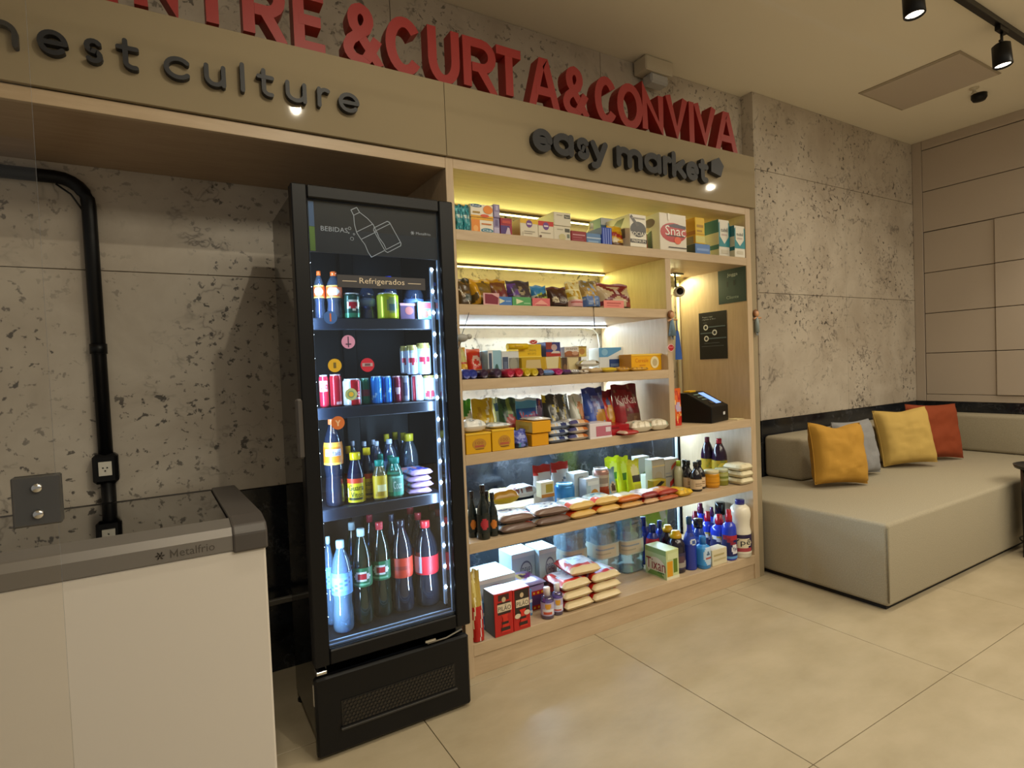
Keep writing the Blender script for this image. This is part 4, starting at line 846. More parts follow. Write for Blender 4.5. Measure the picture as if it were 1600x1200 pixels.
packet((0.504,0.004,1.331,0.066,0.028), .09, 'pale blue and white packet between biscuit rolls', '#5f7fb5', [('r', 0, .3, 1, .7, '#dfe4ea')])
packet((0.617,0.004,1.331,0.051,0.027), .09, 'purple foil packet next to the magenta roll', '#4b2a5e', [('n', .2, 5, 1, '#8a6a9a')], mat=GLOSSY)
packet((0.670,0.004,1.331,0.050,0.025), .09, 'grey silver packet on the front edge of the biscuit shelf', '#8d8d92', [('n', .1, 6, 3, '#d5d5d8')], mat=GLOSSY)
packet((0.726,0.004,1.331,0.053,0.020), .09, 'dark and white packet on the front edge of the biscuit shelf', '#c9c0b4', [('r', .2, 0, .45, 1, '#3a2f2c')], mat=GLOSSY)
packet((0.800,0.004,1.331,0.088,0.027), .09, 'beige biscuit packet on the front edge of the shelf', '#b39b76', [('e', .2, .2, .8, .8, '#c9b694')])
packet((0.895,0.004,1.331,0.095,0.027), .09, 'yellow biscuit packet lying beside the beige one', '#c2a620', [('e', .2, .2, .8, .8, '#d9c35a')])
packet((0.988,0.004,1.331,0.080,0.027), .05, 'golden packet lying before the big yellow pack, first', '#b8860f', [('n', .1, 5, 2, '#8a5a10')])
packet((1.097,0.004,1.331,0.130,0.022), .045, 'golden packet lying before the big yellow pack, second', '#c2900f', [('n', .1, 5, 5, '#8f6010')])

pouch((0.166,0.200,1.331,0.051,0.152), .07, 'round yellow biscuit pack beside the shelf post', '#e3b31c', [('e', .1, .45, .9, .98, '#d9d58c'), ('r', .1, .42, .9, .5, '#b8401a'), ('r', 0, 0, 1, .3, '#d9a212')], 'biscuits', tilt=5, wave=.001, gus=.95)
pouch((0.234,0.200,1.331,0.079,0.141), .07, 'red and yellow biscuit pack on the third shelf', '#d0301a', [('e', .2, .35, .9, .75, '#e6c2b0'), ('r', 0, 0, 1, .26, '#e29a14'), ('e', .3, .4, .7, .6, '#c9392a'), ('r', 0, .9, 1, 1, '#e2552a')], 'biscuits', tilt=8, wave=.001, gus=.95)
carton((0.298,0.170,1.331,0.077,0.134), .10, 'white and sky blue biscuit box on the third shelf', '#9ccbe2', [('r', 0, 0, .36, 1, '#e8edf0'), ('r', .36, 0, 1, .2, '#cfd8c0'), ('e', .5, .12, .75, .5, '#3f6a6a'), ('t', .06, .2, .28, .9, '#4a5a78', 'I')])
carton((0.392,0.170,1.331,0.102,0.128), .11, 'pale tray box of small grey cups on the third shelf', '#dfe6ea', [('r', .04, .05, .36, .78, '#4d5a78'), ('r', .40, .05, .96, .74, '#8b8f86'), ('e', .45, .2, .9, .75, '#a5a597'), ('r', .1, .3, .3, .6, '#6b7a9a')])
carton((0.503,0.150,1.331,0.144,0.094), .12, 'yellow tray with a cream cut-out front, under the yellow box', '#c9a512', [('p', ((.12, .0), (.84, .0), (.78, .86), (.2, .86)), '#d9c48a')])
carton((0.508,0.150,1.426,0.142,0.066), .12, 'bright yellow box with a red oval badge, on the cream front tray', '#ecc60c', [('t', .36, .44, .78, .62, '#a8881c', 'CEREAL'), ('t', .40, .20, .76, .36, '#a8881c', 'BISCOITO'), ('r', 0, .0, 1, .08, '#f2dd60')])
g = (0.514,0.145,1.489,0.051,0.024)
m = MB(); w, h = g[3], g[4]; n = 22; m.poly([(w / 2 * math.cos(2 * PI * i / n), h / 2 + h / 2 * math.sin(2 * PI * i / n)) for i in range(n)], 0, .004, '#f2e6dc'); o = tag(m.build('oval_badge', PRINT, None, (g[0], g[1], g[2] + .001)), 'small red oval badge standing on the bright yellow box', 'badge')
flat_prints([('e', .08, .1, .92, .9, '#d0281e'), ('p', ((.25, .45), (.45, .3), (.8, .65), (.75, .72), (.45, .45), (.3, .58)), '#f3ece4')], lambda u, v, e: (-w / 2 + u * w, -e - .0003, v * h)).build('print', PRINT, o)
g = (0.427,0.190,1.467,0.116,0.030)
m = MB(); m.lathe([(g[4] / 2, 0), (g[4] / 2, g[3])], 18, '#eec810'); m.v = [(c - g[3] / 2, a, b_ + g[4] / 2) for a, b_, c in m.v]; o = tag(m.build('biscuit_tube', FILM, None, (g[0], g[1], g[2])), 'yellow tube of biscuits lying across the pale tray box', 'biscuits')
k = MB(); add_text(k, 'Bauducco', lambda u, v: (-g[3] * .2 + g[3] * .4 * u, -math.cos((v - .5) * .8) * (g[4] / 2 + .001), g[4] / 2 + math.sin((v - .5) * .8) * (g[4] / 2 + .001)), 0, 0, 1, 1, '#b58a1a'); k.build('lettering', PRINT, o)
carton((0.637,0.160,1.331,0.101,0.094), .12, 'cream box with golden edges under the blue and red box', '#e2d8a8', [('p', ((.78, 0), (1, 0), (1, 1), (.9, 1)), '#c29a1a'), ('p', ((0, 1), (.08, 1), (.16, 0), (0, 0)), '#d0ac2c'), ('r', .25, .1, .5, .14, '#b09a50')])
carton((0.648,0.165,1.427,0.093,0.074), .10, 'blue and red biscuit box on the cream golden-edged box', '#3a3f86', [('r', 0, 0, 1, .3, '#b3301f'), ('r', 0, .5, .42, 1, '#9c3a2e'), ('e', .35, .4, .75, .85, '#c9b0b0'), ('p', ((.3, .22), (.95, .2), (.9, .36), (.5, .4)), '#d9cfc8')])
carton((0.770,0.170,1.331,0.127,0.089), .12, 'box with a cream front and dark brown flank', '#c2ad86', [('r', 0, 0, .26, 1, '#4a3526'), ('e', .05, .15, .25, .6, '#7d5c3c'), ('p', ((.36, .05), (.8, .05), (.86, .95), (.3, .95)), '#e0d2a2'), ('r', .86, 0, 1, 1, '#6b5344')])
carton((0.774,0.175,1.422,0.096,0.053), .10, 'white box with a chocolate picture, on the dark flanked box', '#e6e0da', [('r', 0, 0, 1, .45, '#8d5a3c'), ('e', .05, .1, .6, .6, '#a5653c'), ('e', .5, .15, .95, .55, '#c99a7c'), ('t', .1, .68, .9, .88, '#8d7f76', 'WAFER')])
carton((0.862,0.200,1.421,0.064,0.057), .09, 'small yellow and cream box behind the chocolate picture box', '#d9c062', [('e', .2, .2, .8, .8, '#c08a42'), ('r', 0, .85, 1, 1, '#a8862a')])
packet((0.856,0.125,1.364,0.138,0.036), .05, 'silver and yellow green packet lying on the biscuit shelf', '#cfd0cc', [('d', .4, .5, .12, '#b8b82a'), ('r', .8, 0, 1, 1, '#5d4a2a')], mat=GLOSSY)
carton((1.038,0.150,1.331,0.161,0.135), .11, 'white and blue box, tilted, beside the big yellow pack', '#e4ebee', [('p', ((0, .62), (.35, .62), (.9, .9), (.9, 1), (0, 1)), '#62a6dc'), ('p', ((.4, 0), (1, 0), (1, .52), (.4, .52)), '#2a4a8c'), ('r', .45, .22, .95, .34, '#6b86b4'), ('e', .1, .68, .35, .96, '#8cc4ea')], rz=-8)
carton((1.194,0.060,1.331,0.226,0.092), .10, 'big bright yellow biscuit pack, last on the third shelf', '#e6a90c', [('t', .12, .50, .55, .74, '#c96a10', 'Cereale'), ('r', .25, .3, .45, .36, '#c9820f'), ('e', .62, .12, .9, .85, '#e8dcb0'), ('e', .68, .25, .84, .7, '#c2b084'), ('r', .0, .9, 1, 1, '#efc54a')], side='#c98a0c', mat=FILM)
# ================================================================ FOURTH SHELF: crisps, chocolate bags, coffee packs
B = lambda g, d, lb, base, spec, **k: pouch(g, d, lb, base, spec, k.pop('cat', 'snack bag'), **dict(dict(tilt=6, wave=.004, gus=.9), **k))
YB = .22
B((0.184,0.230,0.998,0.066,0.226), .07, 'green white and yellow snack bag beside the shelf post', '#c9a422', [('r', 0, .62, 1, 1, '#3f9a3a'), ('d', .55, .3, .11, '#e2e6d2'), ('d', .35, .3, .05, '#3c7a36')])
B((0.268,0.200,0.998,0.125,0.225), .09, 'bright yellow snack bag with a white flash', '#d9b91e', [('p', 0, 0, 0, 0), ('d', .45, 1.6, .10, '#ece6c4'), ('n', .25, 5., 3., '#c09a12'), ('r', .86, 0, 1, .5, '#b8d0b8')], cat='snack bag')
B((0.370,0.250,0.998,0.038,0.224), .05, 'narrow white and green bag edge behind the bright yellow bag', '#dfe8dc', [('r', 0, .1, 1, .4, '#5fae98'), ('r', .2, .7, .8, .9, '#4a6a9a')])
B((0.394,0.190,0.998,0.109,0.221), .08, 'dark green bag with a red berry picture', '#24483c', [('n', .1, 4., 6., '#3f6a4a'), ('e', .2, .28, .85, .6, '#a83a3c'), ('r', .4, .65, .62, 1, '#7f9a4a'), ('r', 0, .12, 1, .2, '#6a9a7a')])
B((0.525,0.200,0.998,0.147,0.212), .09, 'blue bag with red lettering and a light blue top', '#2a5fae', [('r', 0, .72, 1, 1, '#5fb0e0'), ('r', 0, .92, 1, 1, '#d9e6ee'), ('t', .08, .42, .9, .66, '#c9323a', 'Vanilla'), ('r', 0, 0, 1, .2, '#22488c')])
B((0.630,0.240,0.998,0.074,0.201), .07, 'purple patterned bag behind the blue one with red lettering', '#4a2a5e', [('n', .1, 6., 9., '#b8604a'), ('e', .2, .4, .8, .8, '#d9b0c0')])
B((0.651,0.160,0.998,0.101,0.225), .10, 'black and silver bag with yellow streaks and a brown foot', '#3a3b3a', [('d', .55, 1.2, .09, '#b9bab4'), ('n', .22, 5., 4., '#c9b52a'), ('r', 0, 0, 1, .26, '#a87f3a')])
B((0.753,0.180,0.998,0.098,0.220), .09, 'charcoal bag with pale streaks and an amber foot', '#454744', [('d', .6, .9, .08, '#a9aaa6'), ('d', .5, 2., .05, '#b9a84a'), ('r', 0, 0, 1, .3, '#8a6a34')])
B((0.825,0.170,0.998,0.095,0.218), .06, 'white bag with a dark red corner beside the blue chocolate bag', '#dfe2d6', [('p', 0, 0, 0, 0), ('r', .5, 0, 1, .5, '#7c2a34'), ('e', .45, .4, .95, .8, '#c98a5a'), ('d', .5, -2.2, .05, '#8fae8a')])
B((0.905,0.140,0.998,0.146,0.247), .09, 'deep blue bag with golden snack picture', '#2b3f9c', [('r', .38, .58, 1, .8, '#6f6aa8'), ('e', .36, .1, 1., .52, '#b8862c'), ('r', 0, .1, .3, .9, '#3f62c9'), ('n', .3, 6., 2., '#8aa0dc'), ('r', .62, .88, 1, 1, '#1f2f6c')])
B((1.044,0.180,0.998,0.103,0.226), .07, 'red bag with golden snack picture between the blue and the maroon bag', '#c4261c', [('r', 0, .84, 1, 1, '#7a1a24'), ('e', .3, .2, .95, .62, '#c9922e'), ('e', .4, .6, .75, .8, '#2f3a8c'), ('r', .0, .2, .22, .8, '#e0472c')])
B((1.165,0.150,0.998,0.198,0.253), .08, 'tall maroon chocolate bag at the end of the fourth shelf', '#6b1420', [('e', -.05, .42, .9, .86, '#8e1a28'), ('t', .06, .54, .82, .74, '#e6d0cc', 'KitKat'), ('e', .3, .04, 1.0, .34, '#6e4a36'), ('n', .3, 7., 3., '#8a6a4e'), ('r', 0, .1, .26, .5, '#a31b24')], tilt=9)
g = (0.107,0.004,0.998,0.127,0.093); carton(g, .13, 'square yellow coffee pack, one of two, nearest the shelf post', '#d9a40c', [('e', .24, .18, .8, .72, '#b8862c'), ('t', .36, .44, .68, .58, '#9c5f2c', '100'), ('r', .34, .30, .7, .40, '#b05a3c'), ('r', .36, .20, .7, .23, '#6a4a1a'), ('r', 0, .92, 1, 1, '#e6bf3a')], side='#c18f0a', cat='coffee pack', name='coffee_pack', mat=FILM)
packet((g[0] - .005, g[1] + .012, g[2] + g[4] + .001, g[3] * .94, .055), .11, 'crumpled white pouch lying on the first square yellow coffee pack', '#e2e4e2', [('n', .12, 5., 3., '#b9c0c4'), ('n', .3, 6., 8., '#8d979c')], mat=GLOSSY, crimp='x')
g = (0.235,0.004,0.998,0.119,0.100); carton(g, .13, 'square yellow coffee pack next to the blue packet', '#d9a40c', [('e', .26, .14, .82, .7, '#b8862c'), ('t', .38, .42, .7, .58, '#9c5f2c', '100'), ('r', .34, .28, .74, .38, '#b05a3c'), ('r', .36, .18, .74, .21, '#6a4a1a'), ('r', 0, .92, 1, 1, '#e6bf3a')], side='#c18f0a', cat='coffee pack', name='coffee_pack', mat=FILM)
packet((g[0], g[1] + .015, g[2] + g[4] + .001, g[3], .022), .11, 'flat pale foil lying on the second square yellow coffee pack', '#dfe6ea', [('n', .2, 5., 3., '#b0bcc4')], mat=GLOSSY)
B((0.342,0.004,0.998,0.088,0.081), .09, 'blue and navy pouch between yellow coffee packs and yellow boxes', '#3f4a9e', [('r', 0, 0, 1, .28, '#1f2a4a'), ('r', .2, 0, .6, .26, '#3f7a9a'), ('n', .1, 5., 6., '#6a74c0'), ('e', .3, .5, .8, .7, '#8f98d2')], tilt=2)
g = (0.439,0.004,0.998,0.097,0.058); g2 = (0.462,0.045,1.053,0.108,0.056)
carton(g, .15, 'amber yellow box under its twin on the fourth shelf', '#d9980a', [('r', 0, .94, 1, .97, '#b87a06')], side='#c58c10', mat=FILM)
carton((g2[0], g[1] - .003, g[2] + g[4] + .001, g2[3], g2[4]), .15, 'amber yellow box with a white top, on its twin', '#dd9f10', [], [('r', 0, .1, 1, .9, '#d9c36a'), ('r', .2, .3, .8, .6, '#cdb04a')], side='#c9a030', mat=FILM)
packet((g2[0], g[1] + .003, g[2] + g[4] + g2[4] + .0025, g2[3] * .98, .012), .14, 'flat white sheet pack lying on the amber yellow boxes', '#e9e6e0', [('n', .2, 4., 3., '#cfd0d8')], crimp='b')
def stack(gs, d, labels, base, spec, **k):
    for g, lb in zip(gs, labels): packet(g, d, lb, base, spec, **k)
for k, lb in enumerate(('lowest', 'middle', 'top')):
    a, c = (0.552,0.004,0.998,0.126,0.021), (0.685,0.004,0.998,0.125,0.014)
    for g, nm, col, sp in ((a, 'blue grey', '#6f7f9e', [('r', 0, .0, .45, .3, '#c9b89c'), ('r', .5, 0, .9, .3, '#2f3a68'), ('n', .1, 4., 2., '#b9c4d4')]), (c, 'white and brown', '#c9c6c6', [('r', 0, 0, .35, .22, '#4a4a78'), ('r', .4, 0, .75, .25, '#c9a27a'), ('r', .75, 0, 1, .3, '#b0602a')])):
        packet((g[0] + .003 * (k % 2), g[1], g[2] + .0335 * k, g[3], .034), .14, '%s biscuit packet, %s of a stack of three' % (nm, lb), col, sp, 'biscuits', nm + ' biscuit packets in a stack', mat=GLOSSY, crimp='x')
g = (0.815,0.004,0.998,0.149,0.077); carton(g, .12, 'white and pink chocolate box, front edge curling, fourth shelf', '#dcd4da', [('r', .28, .05, .98, .8, '#b86a7e'), ('r', .72, .38, .95, .7, '#d9cdd8'), ('r', 0, 0, 1, .12, '#e6e0e2'), ('n', .2, 5., 5., '#8f3a54')], side='#cfd6dc', mat=FILM)
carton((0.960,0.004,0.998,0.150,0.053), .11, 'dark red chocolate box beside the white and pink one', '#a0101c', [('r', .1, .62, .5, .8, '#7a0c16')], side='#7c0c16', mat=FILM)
packet((1.007,0.002,0.998,0.108,0.025), .07, 'small red bar lying in front of the dark red box', '#a31a1a', [('r', 0, 0, .2, 1, '#c9b09a')], mat=FILM)
for g, lb in (((1.099,0.004,0.998,0.144,0.067), 'cream twisted snack bag lying on the fourth shelf front'), ((1.237,0.004,0.998,0.122,0.063), 'cream twisted snack bag lying by the divider')):
    packet((g[0], g[1], g[2], g[3], min(g[4], .06)), .10, lb, '#d8cfba', [('n', .15, 5., 4., '#b5a98e'), ('n', .32, 6., 1., '#8aa08a'), ('d', .3, .4, .06, '#e6ddcb')], 'snack bag', 'cream twisted bags', mat=FILM, rz=-6)
# ================================================================ FIFTH SHELF: sauces, staples, syrups
for g, lb, lc in (((0.100,0.075,0.602,0.043,0.213), 'dark sauce bottle with an orange label by the shelf post', '#c9762a'), ((0.131,0.045,0.602,0.061,0.246), 'dark sauce bottle with a red label, tallest of the corner group', '#b5303c'), ((0.189,0.090,0.602,0.054,0.198), 'dark sauce bottle with a pale neck tag in the corner group', '#bfc0a0'), ((0.206,0.060,0.602,0.051,0.200), 'dark sauce bottle with an orange dot label beside the rice packs', '#c9752a')):
    bottle(g, lb, '#1b2220', '#20191c', (.12, .46, '#1f2624', [('e', .25, .2, .8, .8, lc)] if 'pale' not in lb else [('r', .2, .1, .8, .9, lc)]), 'sauce', grp='dark sauce bottles in the corner of the fifth shelf', face=-20)
packet((0.357,0.210,0.684,0.156,0.074), .12, 'yellow packet lying behind the striped packs', '#c9a50f', [('d', .5, .4, .14, '#d9c84a'), ('r', 0, 0, 1, .3, '#b8860f')], rz=-4)
packet((0.569,0.340,0.668,0.155,0.062), .12, 'white and brown packet lying behind the yellow one', '#dfe2e6', [('r', 0, 0, 1, .35, '#6b3f3c'), ('n', .1, 4, 2, '#b9c4d2')])
carton((0.613,0.215,0.686,0.081,0.081), .05, 'small carton with an olive window in front of the white bags', '#d8d4b8', [('r', .35, .3, .9, .85, '#a8942c'), ('r', 0, 0, 1, .22, '#b5762a')])
for g, lb in (((0.683,0.340,0.602,0.124,0.222), 'white bag with a red top and round logo, first of two'), ((0.821,0.340,0.602,0.125,0.223), 'white bag with a red top and round logo, beside the white carton')):
    pouch(g, .08, lb, '#dadada', [('r', 0, .84, 1, 1, '#b3201f'), ('e', .42, .42, .7, .62, '#6b7480'), ('e', .48, .46, .64, .58, '#dadada'), ('r', .8, .48, 1, .53, '#7a8490'), ('r', 0, .76, .2, .84, '#c9403c')], 'flour bag', 'white bags with red tops', tilt=3, wave=.003, gus=.95)
can((0.736,0.235,0.602,0.111,0.138), 'blue and white tin in front of the red topped bags', '#3f8fd8', [('r', 0, 0, 1, .5, '#c9d2e0'), ('r', .2, .25, .9, .45, '#5a6aa0'), ('t', .25, .28, .85, .42, '#e8eef5', 'Leite')], rim='#6fb0e2', name='milk_tin', cat='tin')
carton((0.877,0.260,0.602,0.103,0.172), .08, 'tall white carton beside the red topped bags', '#cfdde2', [('r', .3, .8, .6, .88, '#5b6b78'), ('r', .1, .1, .9, .6, '#bcd0d8'), ('r', .7, .3, 1, .5, '#c09a6a')])
carton((0.900,0.200,0.602,0.094,0.149), .07, 'small white carton with an orange picture on the fifth shelf', '#c9d2da', [('e', .3, .1, .9, .6, '#c08a3a'), ('r', 0, .1, .3, .9, '#a9c2d0'), ('r', .1, .75, .9, .9, '#dfe6ea')])
can((0.992,0.240,0.602,0.097,0.189), 'white tin with an orange and brown picture', '#c6b9ac', [('e', .1, .05, .95, .5, '#a8482a'), ('r', 0, .85, 1, 1, '#b58a80'), ('r', .2, .6, .8, .75, '#9c8f86')], name='food_tin', cat='tin')
pouch((1.076,0.235,0.602,0.086,0.170), .06, 'pale blue pouch with a dark ring beside the lime pouches', '#7fa8c9', [('e', .3, .15, .9, .55, '#c9c0a8'), ('e', .42, .22, .78, .48, '#5a4638'), ('r', 0, 0, 1, .15, '#2f4a7c')], 'bag', tilt=2, gus=.95)
for g, lb, tc in (((1.196,0.340,0.602,0.115,0.212), 'lime yellow sachet, backmost of three', '#4a8a7a'), ((1.217,0.270,0.602,0.090,0.218), 'lime yellow sachet, middle of three', '#2a6a4a'), ((1.232,0.200,0.602,0.099,0.205), 'lime yellow sachet with a dark label, front of three', '#3a3a34')):
    pouch(g, .05, lb, '#cdd81c', [('e', .2, .5, .85, .85, '#d8d9a0'), ('r', .25, .40, .9, .58, tc), ('r', .3, .1, .8, .3, '#b8bc3a'), ('r', 0, .9, 1, 1, '#dbe63a')], 'bag', 'lime yellow sachets', tilt=4, wave=.004, gus=.9)
for g, lb, sp in (((1.441,0.360,0.602,0.097,0.188), 'pale grey rounded pack behind the lime sachets', [('e', .3, .05, .8, .5, '#7a8a5a')]), ((1.439,0.240,0.602,0.104,0.188), 'cream rounded pack before the red striped one', [('e', .2, .2, .8, .6, '#a8a08a'), ('r', 0, .75, 1, .8, '#c9b98a')]), ((1.541,0.230,0.602,0.115,0.177), 'grey rounded pack with red diagonal stripes', [('p', ((.35, .02), (1, .3), (1, .48), (.35, .2)), '#b02c2c'), ('p', ((.45, .6), (1, .85), (1, .98), (.5, .75)), '#b8472c'), ('r', .05, .38, .5, .42, '#6a7078'), ('r', .05, .5, .4, .53, '#8a9098')])):
    o = carton(g, .06, lb, '#aaa89c', sp, cat='food pack', grp='pale rounded packs', name='food_pack', mat=FILM); shade_smooth_bevel(o, .012, 3)
carton((1.417,0.280,0.602,0.053,0.087), .05, 'small white box between the grey and the cream rounded pack', '#cfdbd2', [('r', .1, .5, .9, .7, '#9ab0a4')])
carton((1.390,0.180,0.602,0.104,0.075), .05, 'small olive and black box in front of the cream rounded pack', '#a8952a', [('p', ((0, .45), (.6, .9), (.9, .8), (.3, .3)), '#1d1d18'), ('r', .5, 0, 1, .3, '#c2b03a')])
# lying bags of rice, beans and sugar, two high
rs = [('r', 0, .0, 1, 1, '#d6e0ea'), ('n', .10, 9., 4., '#35568c'), ('n', .36, 9., 1., '#f2f2ee'), ('r', 0, 0, 1, .24, '#b99c74'), ('r', .72, 0, 1, .26, '#c9421c')]
for a, lb in (((0.311,0.004,0.602,0.197,0.043), 'brown grain pack at the bottom of a pair near the sauce bottles'), ((0.512,0.004,0.602,0.208,0.039), 'brown grain pack at the bottom of a pair next to the yellow corn packs')):
    packet((a[0], a[1], a[2], a[3], .040), .15, lb, '#6e5a50', rs, 'grain pack', end='#6f5a52', mat=FILM, crimp='x', rz=-3)
    packet((a[0] - .004, a[1] + .006, a[2] + .0405, a[3] * 1.0, .044), .165, lb.replace('at the bottom of a pair', 'on its twin, blue speckled top,'), '#6e5a50', rs, 'grain pack', end='#7a6358', mat=FILM, crimp='x', rz=-5)
ys = [('r', 0, .0, 1, 1, '#cfe4e6'), ('n', .2, 6., 2., '#5fa8c0'), ('r', 0, 0, 1, .2, '#d2a93a'), ('r', 0, .08, .28, .4, '#d6451a'), ('r', .5, .25, .9, .5, '#e8e2c4')]
for a, lb in (((0.707,0.004,0.602,0.171,0.025), 'yellow corn pack at the bottom of a pair in mid shelf'), ((0.881,0.004,0.602,0.169,0.023), 'yellow corn pack at the bottom of a pair by the orange packs')):
    packet((a[0], a[1], a[2], a[3], .039), .15, lb, '#d0a850', ys, 'corn pack', end='#d2ac62', mat=FILM, crimp='x')
    packet((a[0] - .003, a[1] + .006, a[2] + .0395, a[3], .043), .16, lb.replace('at the bottom of a pair', 'on its twin, pale blue top,'), '#d0a850', ys, 'corn pack', end='#d8b66c', mat=FILM, crimp='x')
a = (1.000,0.004,0.602,0.180,0.031)
packet((a[0], a[1], a[2], a[3], .030), .13, 'orange and cream pack at the bottom beside the yellow corn packs', '#c9842a', [('n', .1, 5, 2, '#e0d0a0')], end='#caa060', mat=FILM)
packet((a[0], a[1] + .005, a[2] + .0305, a[3], .036), .13, 'orange and white pack on top beside the yellow corn packs', '#d8901c', [('r', 0, .3, 1, 1, '#dcdccf'), ('r', 0, .1, 1, .3, '#e0a01c')], end='#c4661c', mat=FILM)
a = (1.136,0.004,0.602,0.118,0.027)
packet((a[0], a[1], a[2], a[3], .028), .12, 'cream and dark red pack at the bottom before the sauce bottles', '#a83226', [('n', .1, 5, 2, '#e0cdb0')], end='#c9a27a', mat=FILM)
packet((a[0] - .004, a[1] + .008, a[2] + .0285, a[3] * 1.1, .036), .13, 'white pack with dark red ends lying over cream packs', '#9c3040', [('r', 0, .12, 1, 1, '#e4e1e8'), ('n', .3, 5, 3, '#b9b4c8')], end='#8c2a30', mat=FILM)
a = (1.275,0.004,0.602,0.158,0.027)
packet((a[0], a[1], a[2], a[3], .026), .12, 'red and cream sweets pack at the bottom by the yellow jelly', '#b03a22', [('n', .05, 6, 2, '#dcc0a0')], end='#b8603a', mat=FILM)
packet((a[0], a[1] + .008, a[2] + .0265, a[3], .032), .12, 'red white and orange sweets pack on top by the yellow jelly', '#c05a30', [('r', 0, .5, .5, 1, '#d9d4dc'), ('n', .1, 6, 7, '#d89a5a')], end='#9c2f22', mat=FILM)
packet((1.416,0.004,0.602,0.116,0.042), .12, 'bright yellow packet at the front edge by the dark sauce bottles', '#d9ae0c', [('n', .2, 6, 2, '#b8900a')], mat=FILM)
bottle((1.588,0.200,0.602,0.056,0.167), 'slim pale bottle with a lime green cap', '#cfcfae', '#a8c22a', None, 'slim', face=-20)
for g, lb in (((1.616,0.190,0.602,0.067,0.163), 'small dark sauce bottle with a pale label, furthest back'), ((1.618,0.150,0.602,0.064,0.171), 'small dark sauce bottle with a black cap, second row'), ((1.583,0.085,0.602,0.071,0.172), 'small dark sauce bottle with a cream label at the front'), ((1.668,0.110,0.602,0.070,0.170), 'small dark sauce bottle with a cream label beside the amber jar')):
    bottle(g, lb, '#16131a', '#1c2226', (.08, .42, '#c9b08e', [('r', .15, .1, .9, .9, '#d2b896'), ('r', .25, .3, .8, .36, '#8d7354'), ('r', .25, .55, .8, .61, '#8d7354')]), 'sauce', grp='small dark sauce bottles', face=-20)
bottle((1.713,0.090,0.602,0.100,0.103), 'amber jar with a cream lid', '#c98a12', '#cfc39a', (.15, .62, '#d09018', [('r', .1, .3, .9, .4, '#a8700c')]), 'jar', cat='jar', capr=.96, name='jar')
bottle((1.805,0.090,0.602,0.085,0.101), 'olive green jar with a pale lid', '#8a8a2c', '#b9bea0', (.30, .75, '#a8aa6c', [('r', .1, .3, .9, .55, '#6f7a2a')]), 'jar', cat='jar', capr=.96, name='jar')
for g, lb, f in (((1.907,0.200,0.602,0.097,0.274), 'dark grape juice bottle with a purple cap', 10), ((1.911,0.110,0.602,0.121,0.271), 'dark grape juice bottle with a bright red cap', -20)):
    bottle(g, lb, '#27112a', '#a3162e' if 'red' in lb else '#5c1430', (.22, .50, '#b0921c', [('n', .1, 5., 2., '#8a8a2a'), ('e', .2, .2, .6, .8, '#d9c24a'), ('r', .55, .2, 1, .5, '#8f5a1c')]), 'juice', grp='grape juice bottles', face=f, capr=.36)
a = (1.937,0.004,0.602,0.136,0.034)
for k, lb in enumerate(('lowest', 'middle', 'top')):
    packet((a[0] - .004 * k, max(.03, a[1]), a[2] + .041 * k, a[3], .042), .15, 'plain cream cloth-like bag, %s of three beside the end panel' % lb, '#ddd2b0', [('n', .25, 4., 3., '#cbbf9a')], 'flour bag', 'cream bags stacked beside the end panel', crimp='b', mat=PRINT)
# ================================================================ BOTTOM SHELF: coffee, laundry, water, cleaning bottles
pouch((0.073,0.004,0.148,0.069,0.311), .08, 'red standing pouch with a gold twisted neck at the shelf post', '#b3140f', [('r', 0, .52, 1, 1, '#b39a44'), ('d', .80, 1.4, .06, '#e0d8b0'), ('e', .3, .6, .5, .95, '#d6c77c'), ('d', -.1, 1.9, .07, '#d9d2d0')], 'bag', tilt=2, wave=.006, gus=.95)
g = (0.248,0.160,0.148,0.230,0.260)
carton((g[0], .16, g[2], g[3], .21), .20, 'big pale blue wrapped pack standing at the back of the bottom shelf', '#b7d3e6', [('r', 0, .0, 1, .3, '#4a86c2'), ('r', 0, .3, 1, .36, '#e6eef4'), ('e', .2, .55, .75, .85, '#8a8098'), ('r', 0, .9, 1, 1, '#d9e8ee')], mat=FILM, cat='diaper pack', name='wrapped_pack')
carton((g[0] + .03, .115, g[2], g[3] * 1.2, .13), .04, 'flat blue and white pack leaning on the big pale blue one', '#5f9bd2', [('r', 0, .5, 1, .62, '#dfeaf2'), ('r', 0, .1, 1, .2, '#c9dcec'), ('n', .25, 5., 2., '#8fbce0')], mat=FILM, cat='pack', name='wrapped_pack')
for g, lb, dk in (((0.195,0.004,0.148,0.099,0.199), 'red vacuum coffee brick, nearer the shelf post', 0), ((0.293,0.004,0.148,0.093,0.196), 'red and black vacuum coffee brick, beside the laundry sheets box', 1)):
    o = carton(g, .10, lb, '#b8140f', [('r', .22, .82, .8, .96, '#3a1512'), ('r', .18, .5, .86, .78, '#2b1513')] + ([('r', .1, .4, .95, .98, '#231310')] if dk else []) + [('r', .16, .56, .92, .74, '#d8c9ae'), ('t', .2, .585, .88, .715, '#241512', 'PILÃO'), ('e', .4, .78, .62, .9, '#c9b08a'), ('p', ((.35, .08), (.8, .08), (.72, .3), (.66, .42), (.72, .5), (.34, .5), (.44, .4), (.42, .28)), '#d22a18'), ('r', .32, .12, .8, .2, '#2b1513'), ('r', .36, .27, .72, .33, '#2b1513')] + ([('e', .05, .30, .4, .42, '#d9c9b0'), ('e', .6, .34, .95, .46, '#d9c9b0')] if dk else []), [('r', 0, 0, 1, 1, '#231a1c' if not dk else '#8e1210')], mat=FILM, cat='coffee', name='coffee_brick', grp='red coffee bricks')
